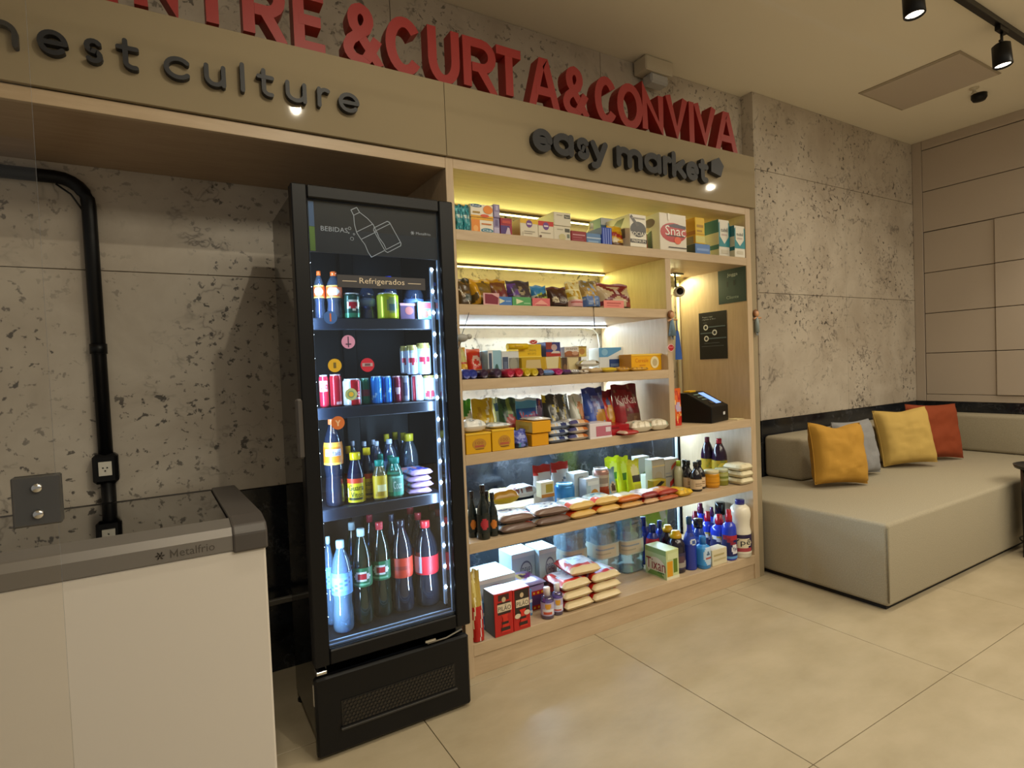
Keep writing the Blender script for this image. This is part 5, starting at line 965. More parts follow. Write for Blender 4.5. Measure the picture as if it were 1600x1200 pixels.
carton(((0.439,0.130,0.148,0.133,0.097)[0], .13, .148, .155, .125), .18, 'lilac topped laundry box with red orange dotted front', '#9a86b4', [('r', 0, 0, 1, .78, '#b3261c'), ('r', .08, .25, .5, .6, '#d99a1c'), ('r', .5, .2, .95, .6, '#5a3a6a')] + [('e', .06 + .16 * k, .64, .14 + .16 * k, .74, '#e0a52a') for k in range(6)] + [('e', .06 + .16 * k, .06, .14 + .16 * k, .16, '#e0a52a') for k in range(6)], cat='laundry box', mat=FILM)
packet(((0.439,0.130,0.148,0.133,0.097)[0], .125, .2745, .16, .02), .19, 'flat purple and gold pouch lying on the laundry box', '#8d80ac', [('e', .25, .3, .75, .8, '#b8a060'), ('e', .4, .45, .65, .7, '#3a2a3a'), ('d', .4, .8, .08, '#6a2a6a')], crimp='b')
for g, lb in (((0.470,0.038,0.148,0.067,0.148), 'clear lilac detergent bottle, nearer the coffee'), ((0.535,0.043,0.148,0.058,0.153), 'clear lilac detergent bottle, touching the sugar bags')):
    bottle(g, lb, '#b9a8d8', '#e6dfe0', (.12, .55, '#b9b0d0', [('r', .1, .1, .9, .5, '#dfe2ea'), ('e', .3, .5, .75, .95, '#d9a03a'), ('r', .2, .15, .8, .25, '#c9563a')]), 'softener', mat=CLEAR, grp='clear lilac detergent bottles', fill=('#9a86c4', .6))
for g, lb in (((0.516,0.300,0.148,0.147,0.235), 'wrapped toilet paper pack with a grey round logo, first of two'), ((0.640,0.285,0.148,0.115,0.242), 'wrapped toilet paper pack with a round logo, behind the sugar bags')):
    o = carton(g, .14, lb, '#c3dcea', [('e', .34, .34, .86, .8, '#6a7a9c'), ('e', .38, .38, .82, .76, '#c3d4e4'), ('t', .42, .50, .78, .66, '#4a5a88', 'neve'), ('r', .2, .2, .9, .26, '#5f6f92'), ('r', 0, .9, 1, 1, '#dceaf2')], mat=FILM, cat='toilet paper', name='toilet_paper_pack', grp='wrapped toilet paper packs')
    shade_smooth_bevel(o, .012)
sp = [('r', 0, 0, 1, .2, '#c4231a'), ('r', 0, .2, .2, 1, '#b3261e'), ('r', .2, .3, .95, .9, '#d4dbe6'), ('n', .3, 6., 2., '#aab4c4'), ('e', .05, .02, .4, .22, '#d8481c')]
a, c = (0.639,0.004,0.148,0.179,0.025), (0.828,0.004,0.148,0.188,0.005)
for k, lb in enumerate(('lowest', 'second', 'third')):
    packet((a[0] - .002 * k, a[1] + .004 * k, a[2] + .047 * k, a[3], .048), .20, 'red and cream sugar bag, %s of the stack by the detergent' % lb, '#b8281e', sp, 'sugar bag', 'red and cream sugar bags', end='#d8c49a', mat=FILM, crimp='b')
    packet((c[0] + .002 * k, c[1] + .004 * k, c[2] + .047 * k, c[3], .048), .20, 'red and cream sugar bag, %s of the stack by the water bottles' % lb, '#b8281e', sp, 'sugar bag', 'red and cream sugar bags', end='#dac79e', mat=FILM, crimp='b')
packet((a[0] + .075, a[1] + .03, a[2] + .047 * 3 + .001, a[3] * 1.05, .050), .20, 'red and cream sugar bag lying across the top of both stacks', '#b8281e', sp, 'sugar bag', 'red and cream sugar bags', end='#dac79e', mat=FILM, crimp='b', rz=-6)
for g, lb in (((0.847,0.360,0.148,0.223,0.392), 'large clear water bottle behind the toilet paper'), ((1.058,0.330,0.148,0.235,0.363), 'large clear water bottle, middle one of three'), ((1.223,0.300,0.148,0.216,0.348), 'large clear water bottle beside the blue cleaning bottles')):
    g = (g[0], g[1], .148, min(g[3], .165), .375)
    bottle(g, lb, '#c4e0f0', '#3f78c0', (.30, .52, '#b9bdb4', [('r', .1, .1, .9, .9, '#c4b9a4'), ('r', .2, .6, .8, .7, '#8d98a8'), ('r', .2, .3, .7, .36, '#a8a08e')]), 'gallon', mat=CLEARW, grp='large clear water bottles', sq=5., face=-25, capr=.36)
pouch((1.542,0.370,0.148,0.345,0.263), .12, 'lime green bag behind the dark blue cleaning bottles', '#a8d03a', [('n', .25, 4., 2., '#e0f0b0'), ('r', 0, .0, 1, .3, '#5f9a2a'), ('n', .35, 5., 7., '#2f4a8c')], 'bag', tilt=2, wave=.012, gus=1.)
for g, lb, cp, lc in (((1.374,0.300,0.148,0.068,0.285), 'dark blue cleaner bottle with a navy trigger cap beside the lime bag', '#1c2a66', '#2b3c8c'), ((1.374,0.250,0.148,0.084,0.256), 'dark blue cleaner bottle with a red label top', '#22306f', '#a8202c'), ((1.496,0.300,0.148,0.060,0.244), 'navy cleaner bottle between red labelled and yellow capped ones', '#1f2c60', '#2f3f80')):
    bottle(g, lb, '#1f2f86', cp, (.45, .68, lc, [('e', .3, .1, .8, .6, '#c9b6c0' if 'red' in lb else lc)]), 'slim', face=-20)
for g, lb in (((1.483,0.220,0.148,0.095,0.235), 'dark cleaner bottle with a yellow stepped cap behind the washing powder'), ((1.450,0.100,0.148,0.114,0.238), 'dark cleaner bottle with a yellow stepped cap beside the washing powder')):
    o = bottle(g, lb, '#201c2c', '#d2a412', (.1, .5, '#3a3350', [('r', .1, .1, .9, .5, '#9a948c'), ('e', .3, .4, .8, .8, '#5a3f4a')]), 'wide', face=-20, capkind=1, capr=.66)
bottle((1.519,0.080,0.148,0.086,0.309), 'tall royal blue spray bottle with a teal trigger cap', '#2438a0', '#1f4a6c', (.48, .70, '#2a46b0', [('e', .3, .0, .85, .55, '#c9d0dc'), ('e', .42, .1, .74, .45, '#3f5a9c'), ('e', .3, .65, .8, .98, '#1a2a7c')]), 'sauce', face=-20)
bottle((1.653,0.120,0.148,0.085,0.262), 'navy bottle with a black cap beside the royal blue spray bottle', '#1d3f94', '#1c1820', (.45, .62, '#3a5aa8', [('r', .2, .3, .8, .6, '#9ab0d8')]), 'slim', face=-20, capr=.7)
bottle((1.583,0.050,0.148,0.088,0.186), 'bright blue detergent bottle with a pale label and red print', '#2f8ad8', '#2a78c4', (.12, .74, '#3f98e0', [('e', .25, .0, .95, .95, '#bcd2e8'), ('r', .35, .28, .9, .44, '#b0605a'), ('e', .45, .5, .7, .66, '#4a6a8c')]), 'softener', face=-10, sq=3)
for g, lb, cp in (((1.849,0.300,0.148,0.079,0.238), 'blue fabric softener bottle with a maroon cap, back row first', '#7a1c34'), ((1.949,0.340,0.148,0.087,0.267), 'blue fabric softener bottle with a dark maroon cap, tallest at the back', '#5a1a38'), ((1.894,0.250,0.148,0.091,0.250), 'blue fabric softener bottle with a red cap, behind the cream box', '#b0182c'), ((1.970,0.300,0.148,0.063,0.252), 'violet blue fabric softener bottle with a plum cap at the back', '#4a1a48'), ((1.861,0.160,0.148,0.107,0.251), 'blue fabric softener bottle with a red cap and white label', '#b5182a'), ((1.841,0.060,0.148,0.083,0.306), 'blue fabric softener bottle with a red cap beside the bleach', '#b8202c')):
    bottle(g, lb, '#2b40c0', cp, (.04, .50, '#1b1f5a', [('r', 0, .78, 1, 1, '#c9a84a' if 'beside' not in lb else '#b02a3a'), ('d', .72, -.5, .10, '#d8d4dc' if 'beside' not in lb else '#8a2038'), ('e', .5, .16, .98, .62, '#e2e0e6'), ('t', .56, .3, .92, .5, '#2a2f6a', 'Ypê'), ('r', 0, 0, 1, .12, '#c9ccd8' if 'beside' not in lb else '#5f9ad8')]), 'softener', grp='blue fabric softener bottles', face=-36, sq=2.6, capr=.5, capkind=1)
carton((1.677,0.030,0.148,0.138,0.096), .07, 'cream wrapped soap pack in front of the blue softener bottles', '#d9cfae', [('n', .2, 6., 4., '#b9ab7c'), ('r', .1, .3, .9, .4, '#c2b58c'), ('r', .1, .6, .8, .7, '#b5a676')], [('r', .2, .3, .8, .7, '#c9bd98')], cat='soap', mat=FILM)
bottle((1.943,0.050,0.148,0.128,0.352), 'big white bleach bottle with a navy cap and dark label, by the end panel', '#e6dfcc', '#2a2a80', (.08, .41, '#2a2048', [('e', .02, .30, .92, .85, '#d9cdb0'), ('r', 0, 0, 1, .08, '#e6dfcc'), ('r', .05, .08, .95, .30, '#a8404a'), ('t', .10, .38, .84, .76, '#1b1b2a', 'Ypê')]), 'bleach', face=-42, capr=.46)
bottle((1.968,0.240,0.148,0.100,0.301), 'silver grey bottle with a black cap, behind the fabric softener', '#9fb0bc', '#15151a', None, 'softener', face=0, capr=.7)
g = (1.339,0.027,0.148,0.096,0.149)
o = carton((g[0], g[1], g[2], .10, .165), .165, 'green and white washing powder box turned to show its side', '#c8d49a', [('r', .06, .10, .5, .62, '#d89a1c'), ('r', .56, .2, .86, .68, '#5f7a1c'), ('r', 0, .0, 1, .1, '#e2e0c4'), ('r', .08, .68, .9, .9, '#d2dca8')],
    [('r', 0, 0, 1, 1, '#b9cf9c'), ('e', .06, .02, .96, .68, '#e6e6d6'), ('r', 0, .82, 1, 1, '#8fb070'), ('p', ((.1, .04), (.9, .04), (.75, .2), (.25, .2)), '#6f9a4c'), ('t', .06, .24, .96, .62, '#8e1a2a', 'Tixan'), ('r', .6, .16, .9, .21, '#3f7a3a')], cat='washing powder')
# ================================================================ PAYMENT CORNER
t = thing('payment_terminal', 'black wedge-shaped payment terminal with lit blue screen on the counter shelf', 'payment terminal', (1.782, .048, SZ[3] + .0005), R(15))
w, d, h0, h1 = .235, .21, .098, .180
m = MB(); pr = [(0, 0), (0, h0), (.015, h0 + .006), (d - .05, h1), (d, h1), (d, 0)]
for x in (-w / 2, w / 2): m.v += [(x, y, z) for y, z in pr]
k = len(pr); m.face(range(k)[::-1]); m.face(range(k, 2 * k))
for i in range(k): m.face((i, (i + 1) % k, k + (i + 1) % k, k + i))
shade_smooth_bevel(m.build('housing', BLACKP, t), .006)
def SL(x, s, e=0.):  # a point on the sloping top: x across, s along, e above it
    y0, z0, y1, z1 = .015, h0 + .006, d - .05, h1; L = math.hypot(y1 - y0, z1 - z0); ny, nz = -(z1 - z0) / L, (y1 - y0) / L
    return (x, y0 + (y1 - y0) * s + ny * e, z0 + (z1 - z0) * s + nz * e)
def on_slope(name, mt, x0, x1, s0, s1, e, par=t):
    q = MB(); q.v = [SL(x0, s0), SL(x1, s0), SL(x1, s1), SL(x0, s1), SL(x0, s0, e), SL(x1, s0, e), SL(x1, s1, e), SL(x0, s1, e)]
    q.face((0, 3, 2, 1)); q.face((4, 5, 6, 7))
    for i in range(4): q.face((i, (i + 1) % 4, 4 + (i + 1) % 4, 4 + i))
    return q.build(name, mt, par)
on_slope('screen', SCREEN, .012, .080, .10, .90, .0025)
for s in (.42, .60, .78): on_slope('key_row', base_mat('key_grey', '#6a8078', .4), -.075, -.008, s, s + .05, .003)
on_slope('card_slot', base_mat('slot', '#2b2b30', .2), -.045, -.008, .10, .26, .003)
bx('contactless_mark', plain('#cfd2d6'), t, .040, .066, -.0012, 0.0005, .04, .058)
bx('yellow_note', plain('#d9a812'), t, -.062, .018, d - .048, d - .005, h1 + .0005, h1 + .010, .001)
pouch((1.481,0.100,0.998,0.074,0.218), .03, 'tall orange and red snack box standing between divider and terminal', '#d8601c', [('n', .1, 6., 3., '#b3201c'), ('e', .2, .35, .9, .62, '#b9a8c8'), ('r', 0, 0, 1, .2, '#c2261a'), ('n', .35, 7., 8., '#efc27a')], 'snack', tilt=0, wave=0, gus=1.)
t = thing('paper_slip', 'small cream paper slip on the counter beside the terminal', 'paper', (1.96, .07, SZ[3] + .0005), R(8))
bx('sheet', plain('#d9caa0'), t, -.045, .035, -.03, .03, 0., .004, .0005)
t = thing('security_camera', 'round black camera with a white ring above the payment counter', 'camera', (1.765, .34, 1.85))
t.location = (1.79, .35, 1.826)
m = MB(); m.lathe([(.0002, 0), (.020, .004), (.026, .014), (.026, .03)], 20, cap0=False); m.v = [(a, -.03 + c - .0, b_) for a, b_, c in m.v]; m.build('lens_face', BLACKP, t, None, (0, 0, R(-30)))
m = MB(); m.lathe([(.033, 0), (.036, .012), (.034, .045)], 20); m.v = [(a, -.022 + c, b_) for a, b_, c in m.v]; m.build('ring', plain('#e0ddcf'), t, None, (0, 0, R(-30)))
m = MB(); m.tube([(0, .02, .02), (.0, .03, .075), (0, .03, .118)], .006, 6); m.build('stalk', BLACKM, t)
bx('mount', BLACKM, t, -.05, .05, .0, .06, .112, .1195)
PW = XRi - .0004
def wall_notice(name, lb, y0, y1, z0, z1, base, spec):
    t = MB(); t.box(-.0016, 0, y0, y1, z0, z1, base); o = tag(t.build(name, PRINT, None, (PW, 0, 0)), lb, 'sign')
    flat_prints(spec, lambda u, v, e: (-.0019 - e, y1 + (y0 - y1) * u, z0 + (z1 - z0) * v)).build('print', PRINT, o)
wall_notice('green_notice', 'dark green notice high on the inside of the end panel', .006, .212, 1.731, 1.944, '#27403c', [('t', .34, .76, .72, .88, '#b9c4bc', 'Jogga'), ('r', .32, .48, .38, .64, '#152623'), ('r', .56, .50, .64, .66, '#152623'), ('t', .3, .12, .74, .21, '#93a69c', 'Cliente')])
wall_notice('black_notice', 'black instruction notice with white icons on the inside of the end panel', .155, .378, 1.381, 1.690, '#121316', [('t', .14, .88, .5, .915, '#a9adb2', 'Pague aqui'), ('t', .14, .83, .62, .865, '#a9adb2', 'rápido e fácil'), ('r', .16, .775, .3, .782, '#6a6f75'),
    ('r', .36, .67, .95, .695, '#51606a'), ('r', .06, .545, .5, .57, '#51606a'), ('r', .36, .425, .98, .45, '#51606a')] + [(sh, x - r, y - r * .72, x + r, y + r * .72, c) for x, y in ((.26, .68), (.58, .56), (.28, .44)) for sh, r, c in (('e', .085, '#d8dadc'), ('e', .05, '#33373c'))] + [('r', .2, .335, .75, .345, '#5a5f66'), ('r', .1, .27, .9, .28, '#5a5f66')])
# dolls, lips and the little fabric clip
def doll(lb, x, y, z, dress, long):
    t = thing('clip_doll', lb, 'doll', (x, y, z))
    m = MB(); m.ball(0, 0, 0, .017, .012, .018, '#cf9a72'); m.build('head', PRINT, t)
    m = MB(); m.ball(0, .006, .004, .024, .012, .023, '#7a4a24'); m.build('hair', PRINT, t)
    m = MB(); m.tube([(-.028, 0, -.032), (-.006, 0, -.024), (.006, 0, -.024), (.036, -.004, -.026)], .005, 6, '#cf9a72'); m.build('arms', PRINT, t)
    m = MB(); m.lathe([(.006, -.02), (.012, -.05), (.022 if long else .014, -.115), (.0002, -.115)], 14, dress, cap1=False); m.build('dress', PRINT, t)
    m = MB()
    for s in (-.006, .006): m.tube([(s, 0, -.112), (s, 0, -.135)], .004, 6, '#9aa0a4')
    m.build('legs', PRINT, t)
doll('small clip doll in a grey blue dress on the divider edge', 1.328, -.016, 1.632, '#6f8a9c', 1)
doll('small clip doll with a grey skirt on the outer post', 2.072, -.012, 1.65, '#8d9a9c', 0)
t = thing('blue_bag', 'slim blue fabric bag hanging from the doll by the divider', 'bag', (1.377, -.012, 0))
def BG(u, v, k): w = .009 + .019 * (1 - v) ** .7; return (-.006 * v + w * (2 * u - 1), k * (.003 + .006 * (1 - v)) * math.sin(PI * u), 1.385 + .16 * v)
m = MB(); m.grid(8, 12, lambda u, v: BG(u, v, -1), '#1f4f9c'); m.grid(8, 12, lambda u, v: BG(u, v, 1), '#1a4488', flip=True); m.quad(BG(0, 0, 0), BG(.5, 0, -1), BG(1, 0, 0), BG(.5, 0, 1), '#1a4488'); m.build('cloth', PRINT, t)
m = MB(); m.tube([(-.006, 0, 1.54), (-.010, -.002, 1.58), (-.013, -.006, 1.605)], .003, 6, '#1f4f9c'); m.build('strap', PRINT, t)
def lips(s): return [(-1, .1), (-.55, .62), (-.2, .86), (0, .7), (.2, .86), (.55, .62), (1, .1), (.6, -.55), (.2, -.85), (-.2, -.85), (-.6, -.55)]
m = MB(); m.poly([(1.328 + .030 * a, 1.452 + .026 * b_) for a, b_ in lips(1)], -.0022, -.0004, '#e6c2bc'); o = tag(m.build('lips_sticker', PRINT), 'red lips sticker with a pale rim on the divider edge', 'sticker')
m = MB(); m.poly([(1.328 + .024 * a, 1.452 + .020 * b_) for a, b_ in lips(1)], -.0038, -.0023, '#b5101c'); m.stroke([(1.308, 1.454), (1.32, 1.456), (1.328, 1.453), (1.336, 1.456), (1.348, 1.454)], .0035, -.0044, -.0039, '#e88a8a'); m.build('print', PRINT, o)
t = thing('fabric_bird', 'small grey fabric bird clipped on a wire at the shelf post', 'ornament', (.030, -.028, 1.515))
m = MB(); m.ball(0, 0, 0, .030, .016, .018, '#9c9c98'); m.ball(.034, -.002, .006, .014, .011, .012, '#a8a8a2'); m.ball(-.03, 0, .008, .022, .008, .008, '#8a8a86'); m.build('body', PRINT, t)
m = MB(); m.tube([(.0, .004, .01), (.03, .012, .07), (.052, .024, .113)], .0016, 5, '#55585c'); m.tube([(0, .004, -.01), (-.022, .010, -.06)], .0016, 5, '#55585c'); m.build('wire', PRINT, t)
# ================================================================ DRINKS IN THE COOLER
ORL = [('r', 0, 0, 1, .12, '#f0c060'), ('r', 0, .88, 1, 1, '#f0c060'), ('e', .2, .15, .9, .85, '#e6d8d0')]
for g, lb in (((-0.516,-0.045,1.588,0.060,0.182), 'tall soda bottle with an orange cap on the top cooler shelf'), ((-0.559,-0.030,1.588,0.042,0.184), 'tall orange capped soda bottle, half hidden by the door frame')):
    bottle(g, lb, '#a9bfe0', '#e8662a', (.44, .70, '#d8642a', ORL), 'pet', mat=CLEAR, grp='orange capped soda bottles', fill=('#3a4a78', .5))
can((-0.448,-0.045,1.588,0.070,0.101), 'dark green drink can with a red badge on the top cooler shelf', '#173f36', [('e', .3, .35, .95, .75, '#c9c4b4'), ('e', .4, .42, .85, .68, '#a8182a'), ('r', 0, .1, 1, .22, '#2f7a5a')])
for g, lb, cc in (((-0.366,-0.020,1.588,0.065,0.153), 'pale blue water bottle between the green and the lime can', '#4f78c0'), ((-0.259,0.060,1.588,0.072,0.193), 'water bottle with a blue cap behind the lime can', '#2540c9'), ((-0.161,0.020,1.588,0.087,0.170), 'squat pale blue water bottle behind the small boxes', '#3a5aa8')):
    bottle(g, lb, '#8fb0e6', cc, (.35, .55, '#6a8fd0', [('r', .1, .2, .9, .8, '#8fb0e0')]), 'water', mat=CLEAR, grp='water bottles on the top cooler shelf')
can((-0.302,-0.050,1.588,0.089,0.105), 'lime yellow drink can with a grey triangle', '#b8c41a', [('p', 0, 0, 0, 0), ('e', .45, .2, .95, .8, '#8a9a5a'), ('d', .5, 0, .0, '#fff'), ('e', .55, .3, .85, .6, '#4a6a6a'), ('r', .1, 0, .25, 1, '#dbe04a')])
carton((-0.228,-0.070,1.588,0.070,0.066), .07, 'small purple and yellow dessert cup box in the cooler', '#5a3f66', [('n', .0, 6., 3., '#c9a85a'), ('e', .3, .3, .8, .8, '#b0605a'), ('r', 0, .85, 1, 1, '#d9a0b0')])
carton((-0.157,-0.070,1.588,0.067,0.073), .07, 'small sky blue and red dessert box in the cooler', '#5fa8dc', [('r', .3, .62, 1, .95, '#a8404a'), ('e', .3, .1, .7, .5, '#8a4a3a'), ('e', .65, .2, .95, .55, '#c9c0d8'), ('r', 0, 0, .2, 1, '#8fd0f0')])
CN = 'drink cans on the second cooler shelf'
for g, lb, col, sp, rm in (
    ((-0.569,-0.050,1.256,0.035,0.122), 'bright red can with white script, beside the door edge', '#d8304a', [('r', .1, .52, 1, .8, '#e6d0d4'), ('t', .2, .56, .95, .76, '#c8203a', 'Coca')], '#d0d4da'),
    ((-0.524,-0.045,1.256,0.048,0.123), 'plain dark red can on the second cooler shelf', '#9c1626', [('r', .6, .05, 1, .12, '#d9b0b4'), ('r', .1, 0, .2, 1, '#b52a3a')], '#c9b0b4'),
    ((-0.466,-0.060,1.256,0.070,0.103), 'silver and red can behind the round yellow-dot sticker', '#c9ccd2', [('r', .5, .3, 1, 1, '#c01a2a'), ('r', .45, 0, 1, .25, '#c01a2a'), ('t', .52, .35, .98, .6, '#f0e8e8', 'Coca'), ('e', .2, .25, .5, .55, '#8fc0a0')], '#d0d4da'),
    ((-0.403,-0.040,1.256,0.039,0.103), 'green can between the silver red can and the blue ones', '#1c6a54', [('r', 0, .3, 1, .6, '#7a3a4a')], '#8fc0b0'),
    ((-0.367,-0.055,1.256,0.045,0.109), 'blue can next to the green one', '#1f7ad8', [('d', .35, .4, .06, '#8fc0f0'), ('r', .6, 0, .75, 1, '#3f9af0')], '#a8c8e8'),
    ((-0.322,-0.050,1.256,0.045,0.107), 'blue can next to the dark wine coloured one', '#1c6cd0', [('d', .35, .4, .06, '#8fc0f0'), ('r', .5, 0, .62, 1, '#3f9af0')], '#a8c8e8'),
    ((-0.277,-0.045,1.256,0.042,0.106), 'dark wine coloured can on the second cooler shelf', '#6e1630', [('e', .4, .3, .9, .6, '#b9a0b0')], '#c0a0b0'),
    ((-0.236,-0.040,1.256,0.042,0.106), 'dark silver can beside the wine coloured one', '#8f98b0', [('r', .3, .2, .7, .7, '#5a6080')], '#c9ccd2'),
    ((-0.202,-0.055,1.256,0.054,0.106), 'silver white can with a red stripe', '#cdd6e4', [('r', .16, 0, .42, 1, '#c8344a'), ('r', .5, .3, .9, .34, '#8a98b8'), ('r', .5, .55, .9, .62, '#b8c4d8')], '#d0d4da'),
    ((-0.143,-0.055,1.256,0.058,0.102), 'gold rimmed white can with a red foot, end of the row', '#c2cada', [('r', 0, .86, 1, 1, '#a89a5a'), ('e', .2, .1, .9, .4, '#b8485a')], '#c2b26a'),
    ((-0.233,-0.030,1.370,0.037,0.113), 'tall white beer can with red badge, stacked, back one', '#b9c6da', [('r', 0, .84, 1, 1, '#a89a5a'), ('e', .2, .35, .9, .6, '#a8384a')], '#c2b26a'),
    ((-0.218,-0.055,1.366,0.048,0.118), 'tall white beer can with red badge, stacked on the silver cans', '#b9c8de', [('r', 0, .84, 1, 1, '#a89a5a'), ('e', .2, .35, .9, .6, '#b03044'), ('e', .2, .58, .9, .7, '#dfe6f0')], '#c2b26a'),
    ((-0.164,-0.055,1.364,0.062,0.128), 'tall white beer can with red badge, stacked by the light bar', '#bccbe0', [('r', 0, .82, 1, 1, '#a89a5a'), ('e', .2, .35, .9, .6, '#b03044'), ('e', .2, .58, .9, .7, '#dfe6f0')], '#c2b26a')):
    can(g, lb, col, [q for q in sp if q[0] != 'x'], CN, rim=rm)
# third shelf
bottle((-0.545,-0.045,0.878,0.074,0.338), 'tall dark cola-brown bottle with orange cap and amber label', '#5f6f9a', '#e07a4a', (.47, .72, '#c9761c', [('r', 0, .85, 1, 1, '#e0a03a'), ('r', .25, .35, 1, .72, '#c9c4d2'), ('t', .32, .42, .95, .64, '#4a4a78', 'Indaiá'), ('r', 0, 0, 1, .14, '#e0b04a')]), 'pet', mat=CLEAR, fill=('#1d2138', .68))
for g, lb in (((-0.466,-0.055,0.878,0.069,0.195), 'guarana drink bottle with yellow cap, front one with the yellow label'), ((-0.408,-0.020,0.878,0.049,0.203), 'guarana drink bottle with yellow cap, beside the juice bottle'), ((-0.472,0.020,0.878,0.036,0.213), 'guarana drink bottle with yellow cap, behind the other two')):
    bottle(g, lb, '#171a30', '#d2b818', (.03, .50, '#d2c01c', [('r', 0, .82, 1, 1, '#c23a1c'), ('t', .22, .50, .96, .74, '#16301c', 'Guara'), ('t', .34, .22, .92, .44, '#2a4a1c', 'Viton'), ('r', .2, .12, .9, .16, '#3a3a1c'), ('e', -.02, .2, .2, .6, '#dfe0b0')]), 'guarana', grp='yellow capped guarana drink bottles', capr=.62)
for g, lb, bc, fc, lab in (((-0.369,-0.060,0.878,0.060,0.156), 'yellow juice bottle with a teal cap', '#e0dcae', '#d0a81c', (.06, .62, '#d2b01f', [('r', .45, .3, .95, .6, '#e6dca0'), ('e', .35, .05, .8, .3, '#b08a1c')])), ((-0.302,-0.060,0.878,0.068,0.158), 'clear green coconut water bottle with a teal cap', '#a0e8d8', '#5fd0b0', (.06, .55, '#8fe0cc', [('r', .45, .2, .95, .9, '#5f9a8a'), ('t', .5, .35, .92, .75, '#dff5ee', 'Coco'), ('r', 0, 0, 1, .16, '#2fa888')]))):
    bottle(g, lb, bc, '#1f8a7c', lab, 'juice', mat=CLEAR, fill=(fc, .62), capr=.62)
for g, lb in (((-0.346,0.000,0.878,0.040,0.170), 'coconut water bottle with a dark teal cap, behind the juice'), ((-0.307,0.020,0.878,0.041,0.161), 'coconut water bottle with a dark teal cap, behind the green one')):
    bottle(g, lb, '#8fc8c0', '#0f6a5c', None, 'juice', mat=CLEAR, capr=.62)
for g, lb in (((-0.427,0.080,0.878,0.042,0.224), 'small clear water bottle at the back behind the guarana drinks'), ((-0.398,0.060,0.878,0.048,0.220), 'small clear water bottle behind the second guarana drink'), ((-0.351,0.070,0.878,0.041,0.220), 'small clear water bottle behind the yellow juice'), ((-0.332,0.040,0.878,0.049,0.218), 'small clear water bottle with a pale label in the middle'), ((-0.274,0.030,0.878,0.061,0.221), 'small clear water bottle with a dark drop on its label')):
    bottle(g, lb, '#9fb8e0', '#c9d6ee', (.40, .60, '#b9cdec', [('e', .4, .2, .7, .8, '#2a3a6a')] if 'drop' in lb else []), 'water', mat=CLEAR, grp='small clear water bottles')
for g, lb in (((-0.273,0.140,0.878,0.046,0.233), 'yellow capped clear bottle, first at the back'), ((-0.221,0.150,0.878,0.047,0.233), 'yellow capped clear bottle, second at the back'), ((-0.197,0.110,0.878,0.047,0.231), 'yellow capped clear bottle, third at the back'), ((-0.195,0.030,0.878,0.081,0.233), 'large yellow capped clear bottle behind the sausage packs')):
    bottle(g, lb, '#9fb4c8', '#b8a82a', None, 'juice', mat=CLEAR, grp='yellow capped clear bottles', capr=.55)
g = (-0.233,-0.075,0.878,0.101,0.053)
for k, lb in enumerate(('lowest', 'second', 'third', 'top')):
    packet((g[0] + .004 * (k % 2), -.075, g[2] + .0235 * k, g[3], .0245), .14, 'blue and pink sliced meat pack, %s of four in the cooler' % lb, '#8f9ad0' if k != 1 else '#a8cfe6', [('e', .1, .05, .9, .6, '#3f4fb0'), ('n', .2, 5., 2. + k, '#d98a86')], 'meat pack', 'sliced meat packs', end='#b99ac0', mat=GLOSSY, crimp='b', rz=(-5, 3, -2, 4)[k])
# bottom of the cooler: large bottles
for g, lb in (((-0.537,-0.045,0.392,0.081,0.348), 'large blue water bottle with a pale cap, front of the cooler floor'), ((-0.564,0.040,0.392,0.044,0.348), 'large blue water bottle half hidden behind the first one')):
    bottle(g, lb, '#9cc6f0', '#bfe2f6', (.42, .66, '#6fa8e6', [('r', .1, .2, .9, .8, '#86b8ee'), ('d', .5, .5, .03, '#4a78c0'), ('d', .3, .5, .03, '#4a78c0')]), 'pet', mat=CLEARW, grp='large blue water bottles')
GN = [('e', .2, .3, .95, .8, '#d8d4d0'), ('e', .36, .38, .8, .72, '#b01c2c'), ('r', .1, .08, .9, .2, '#6fae8a')]
for g, lb, cp in (((-0.449,-0.020,0.392,0.078,0.373), 'large green guarana soda bottle with a white cap, front one', '#cfe8f2'), ((-0.457,0.080,0.392,0.070,0.377), 'large green guarana soda bottle with a white cap, behind', '#cfe8f2'), ((-0.367,0.000,0.392,0.078,0.381), 'large green guarana soda bottle with a red cap, front one', '#c8404a'), ((-0.370,0.120,0.392,0.068,0.386), 'large green guarana soda bottle with a red cap, at the back', '#b03a48')):
    bottle(g, lb, '#3f6a52', cp, (.40, .60, '#1f6a44', GN), 'pet', mat=CLEAR, grp='large green guarana soda bottles', fill=('#16281c', .80))
for g, lb, cp, lc in (((-0.278,0.000,0.392,0.092,0.374), 'large cola bottle with an orange red label', '#23202c', '#b8331c'), ((-0.276,0.120,0.392,0.063,0.373), 'large dark bottle with a black cap at the back', '#3a3f52', '#5a6a9a'), ((-0.155,0.000,0.392,0.106,0.352), 'large cola bottle with a bright red cap and red white label', '#d8343c', '#c01f2c'), ((-0.165,0.090,0.392,0.077,0.366), 'large cola bottle with a red cap, second row', '#c8404a', '#a81c28'), ((-0.169,0.170,0.392,0.078,0.377), 'large cola bottle with a red cap, furthest back', '#a83442', '#8c1a26')):
    bottle(g, lb, '#57607c', cp, (.38, .60, lc, [('r', .05, .1, .42, .95, '#b9c6dc')] if 'white label' in lb else [('r', .2, .4, .8, .6, '#8c241c')]), 'pet', mat=CLEAR, grp='large cola bottles', fill=('#1a0f10', .80))
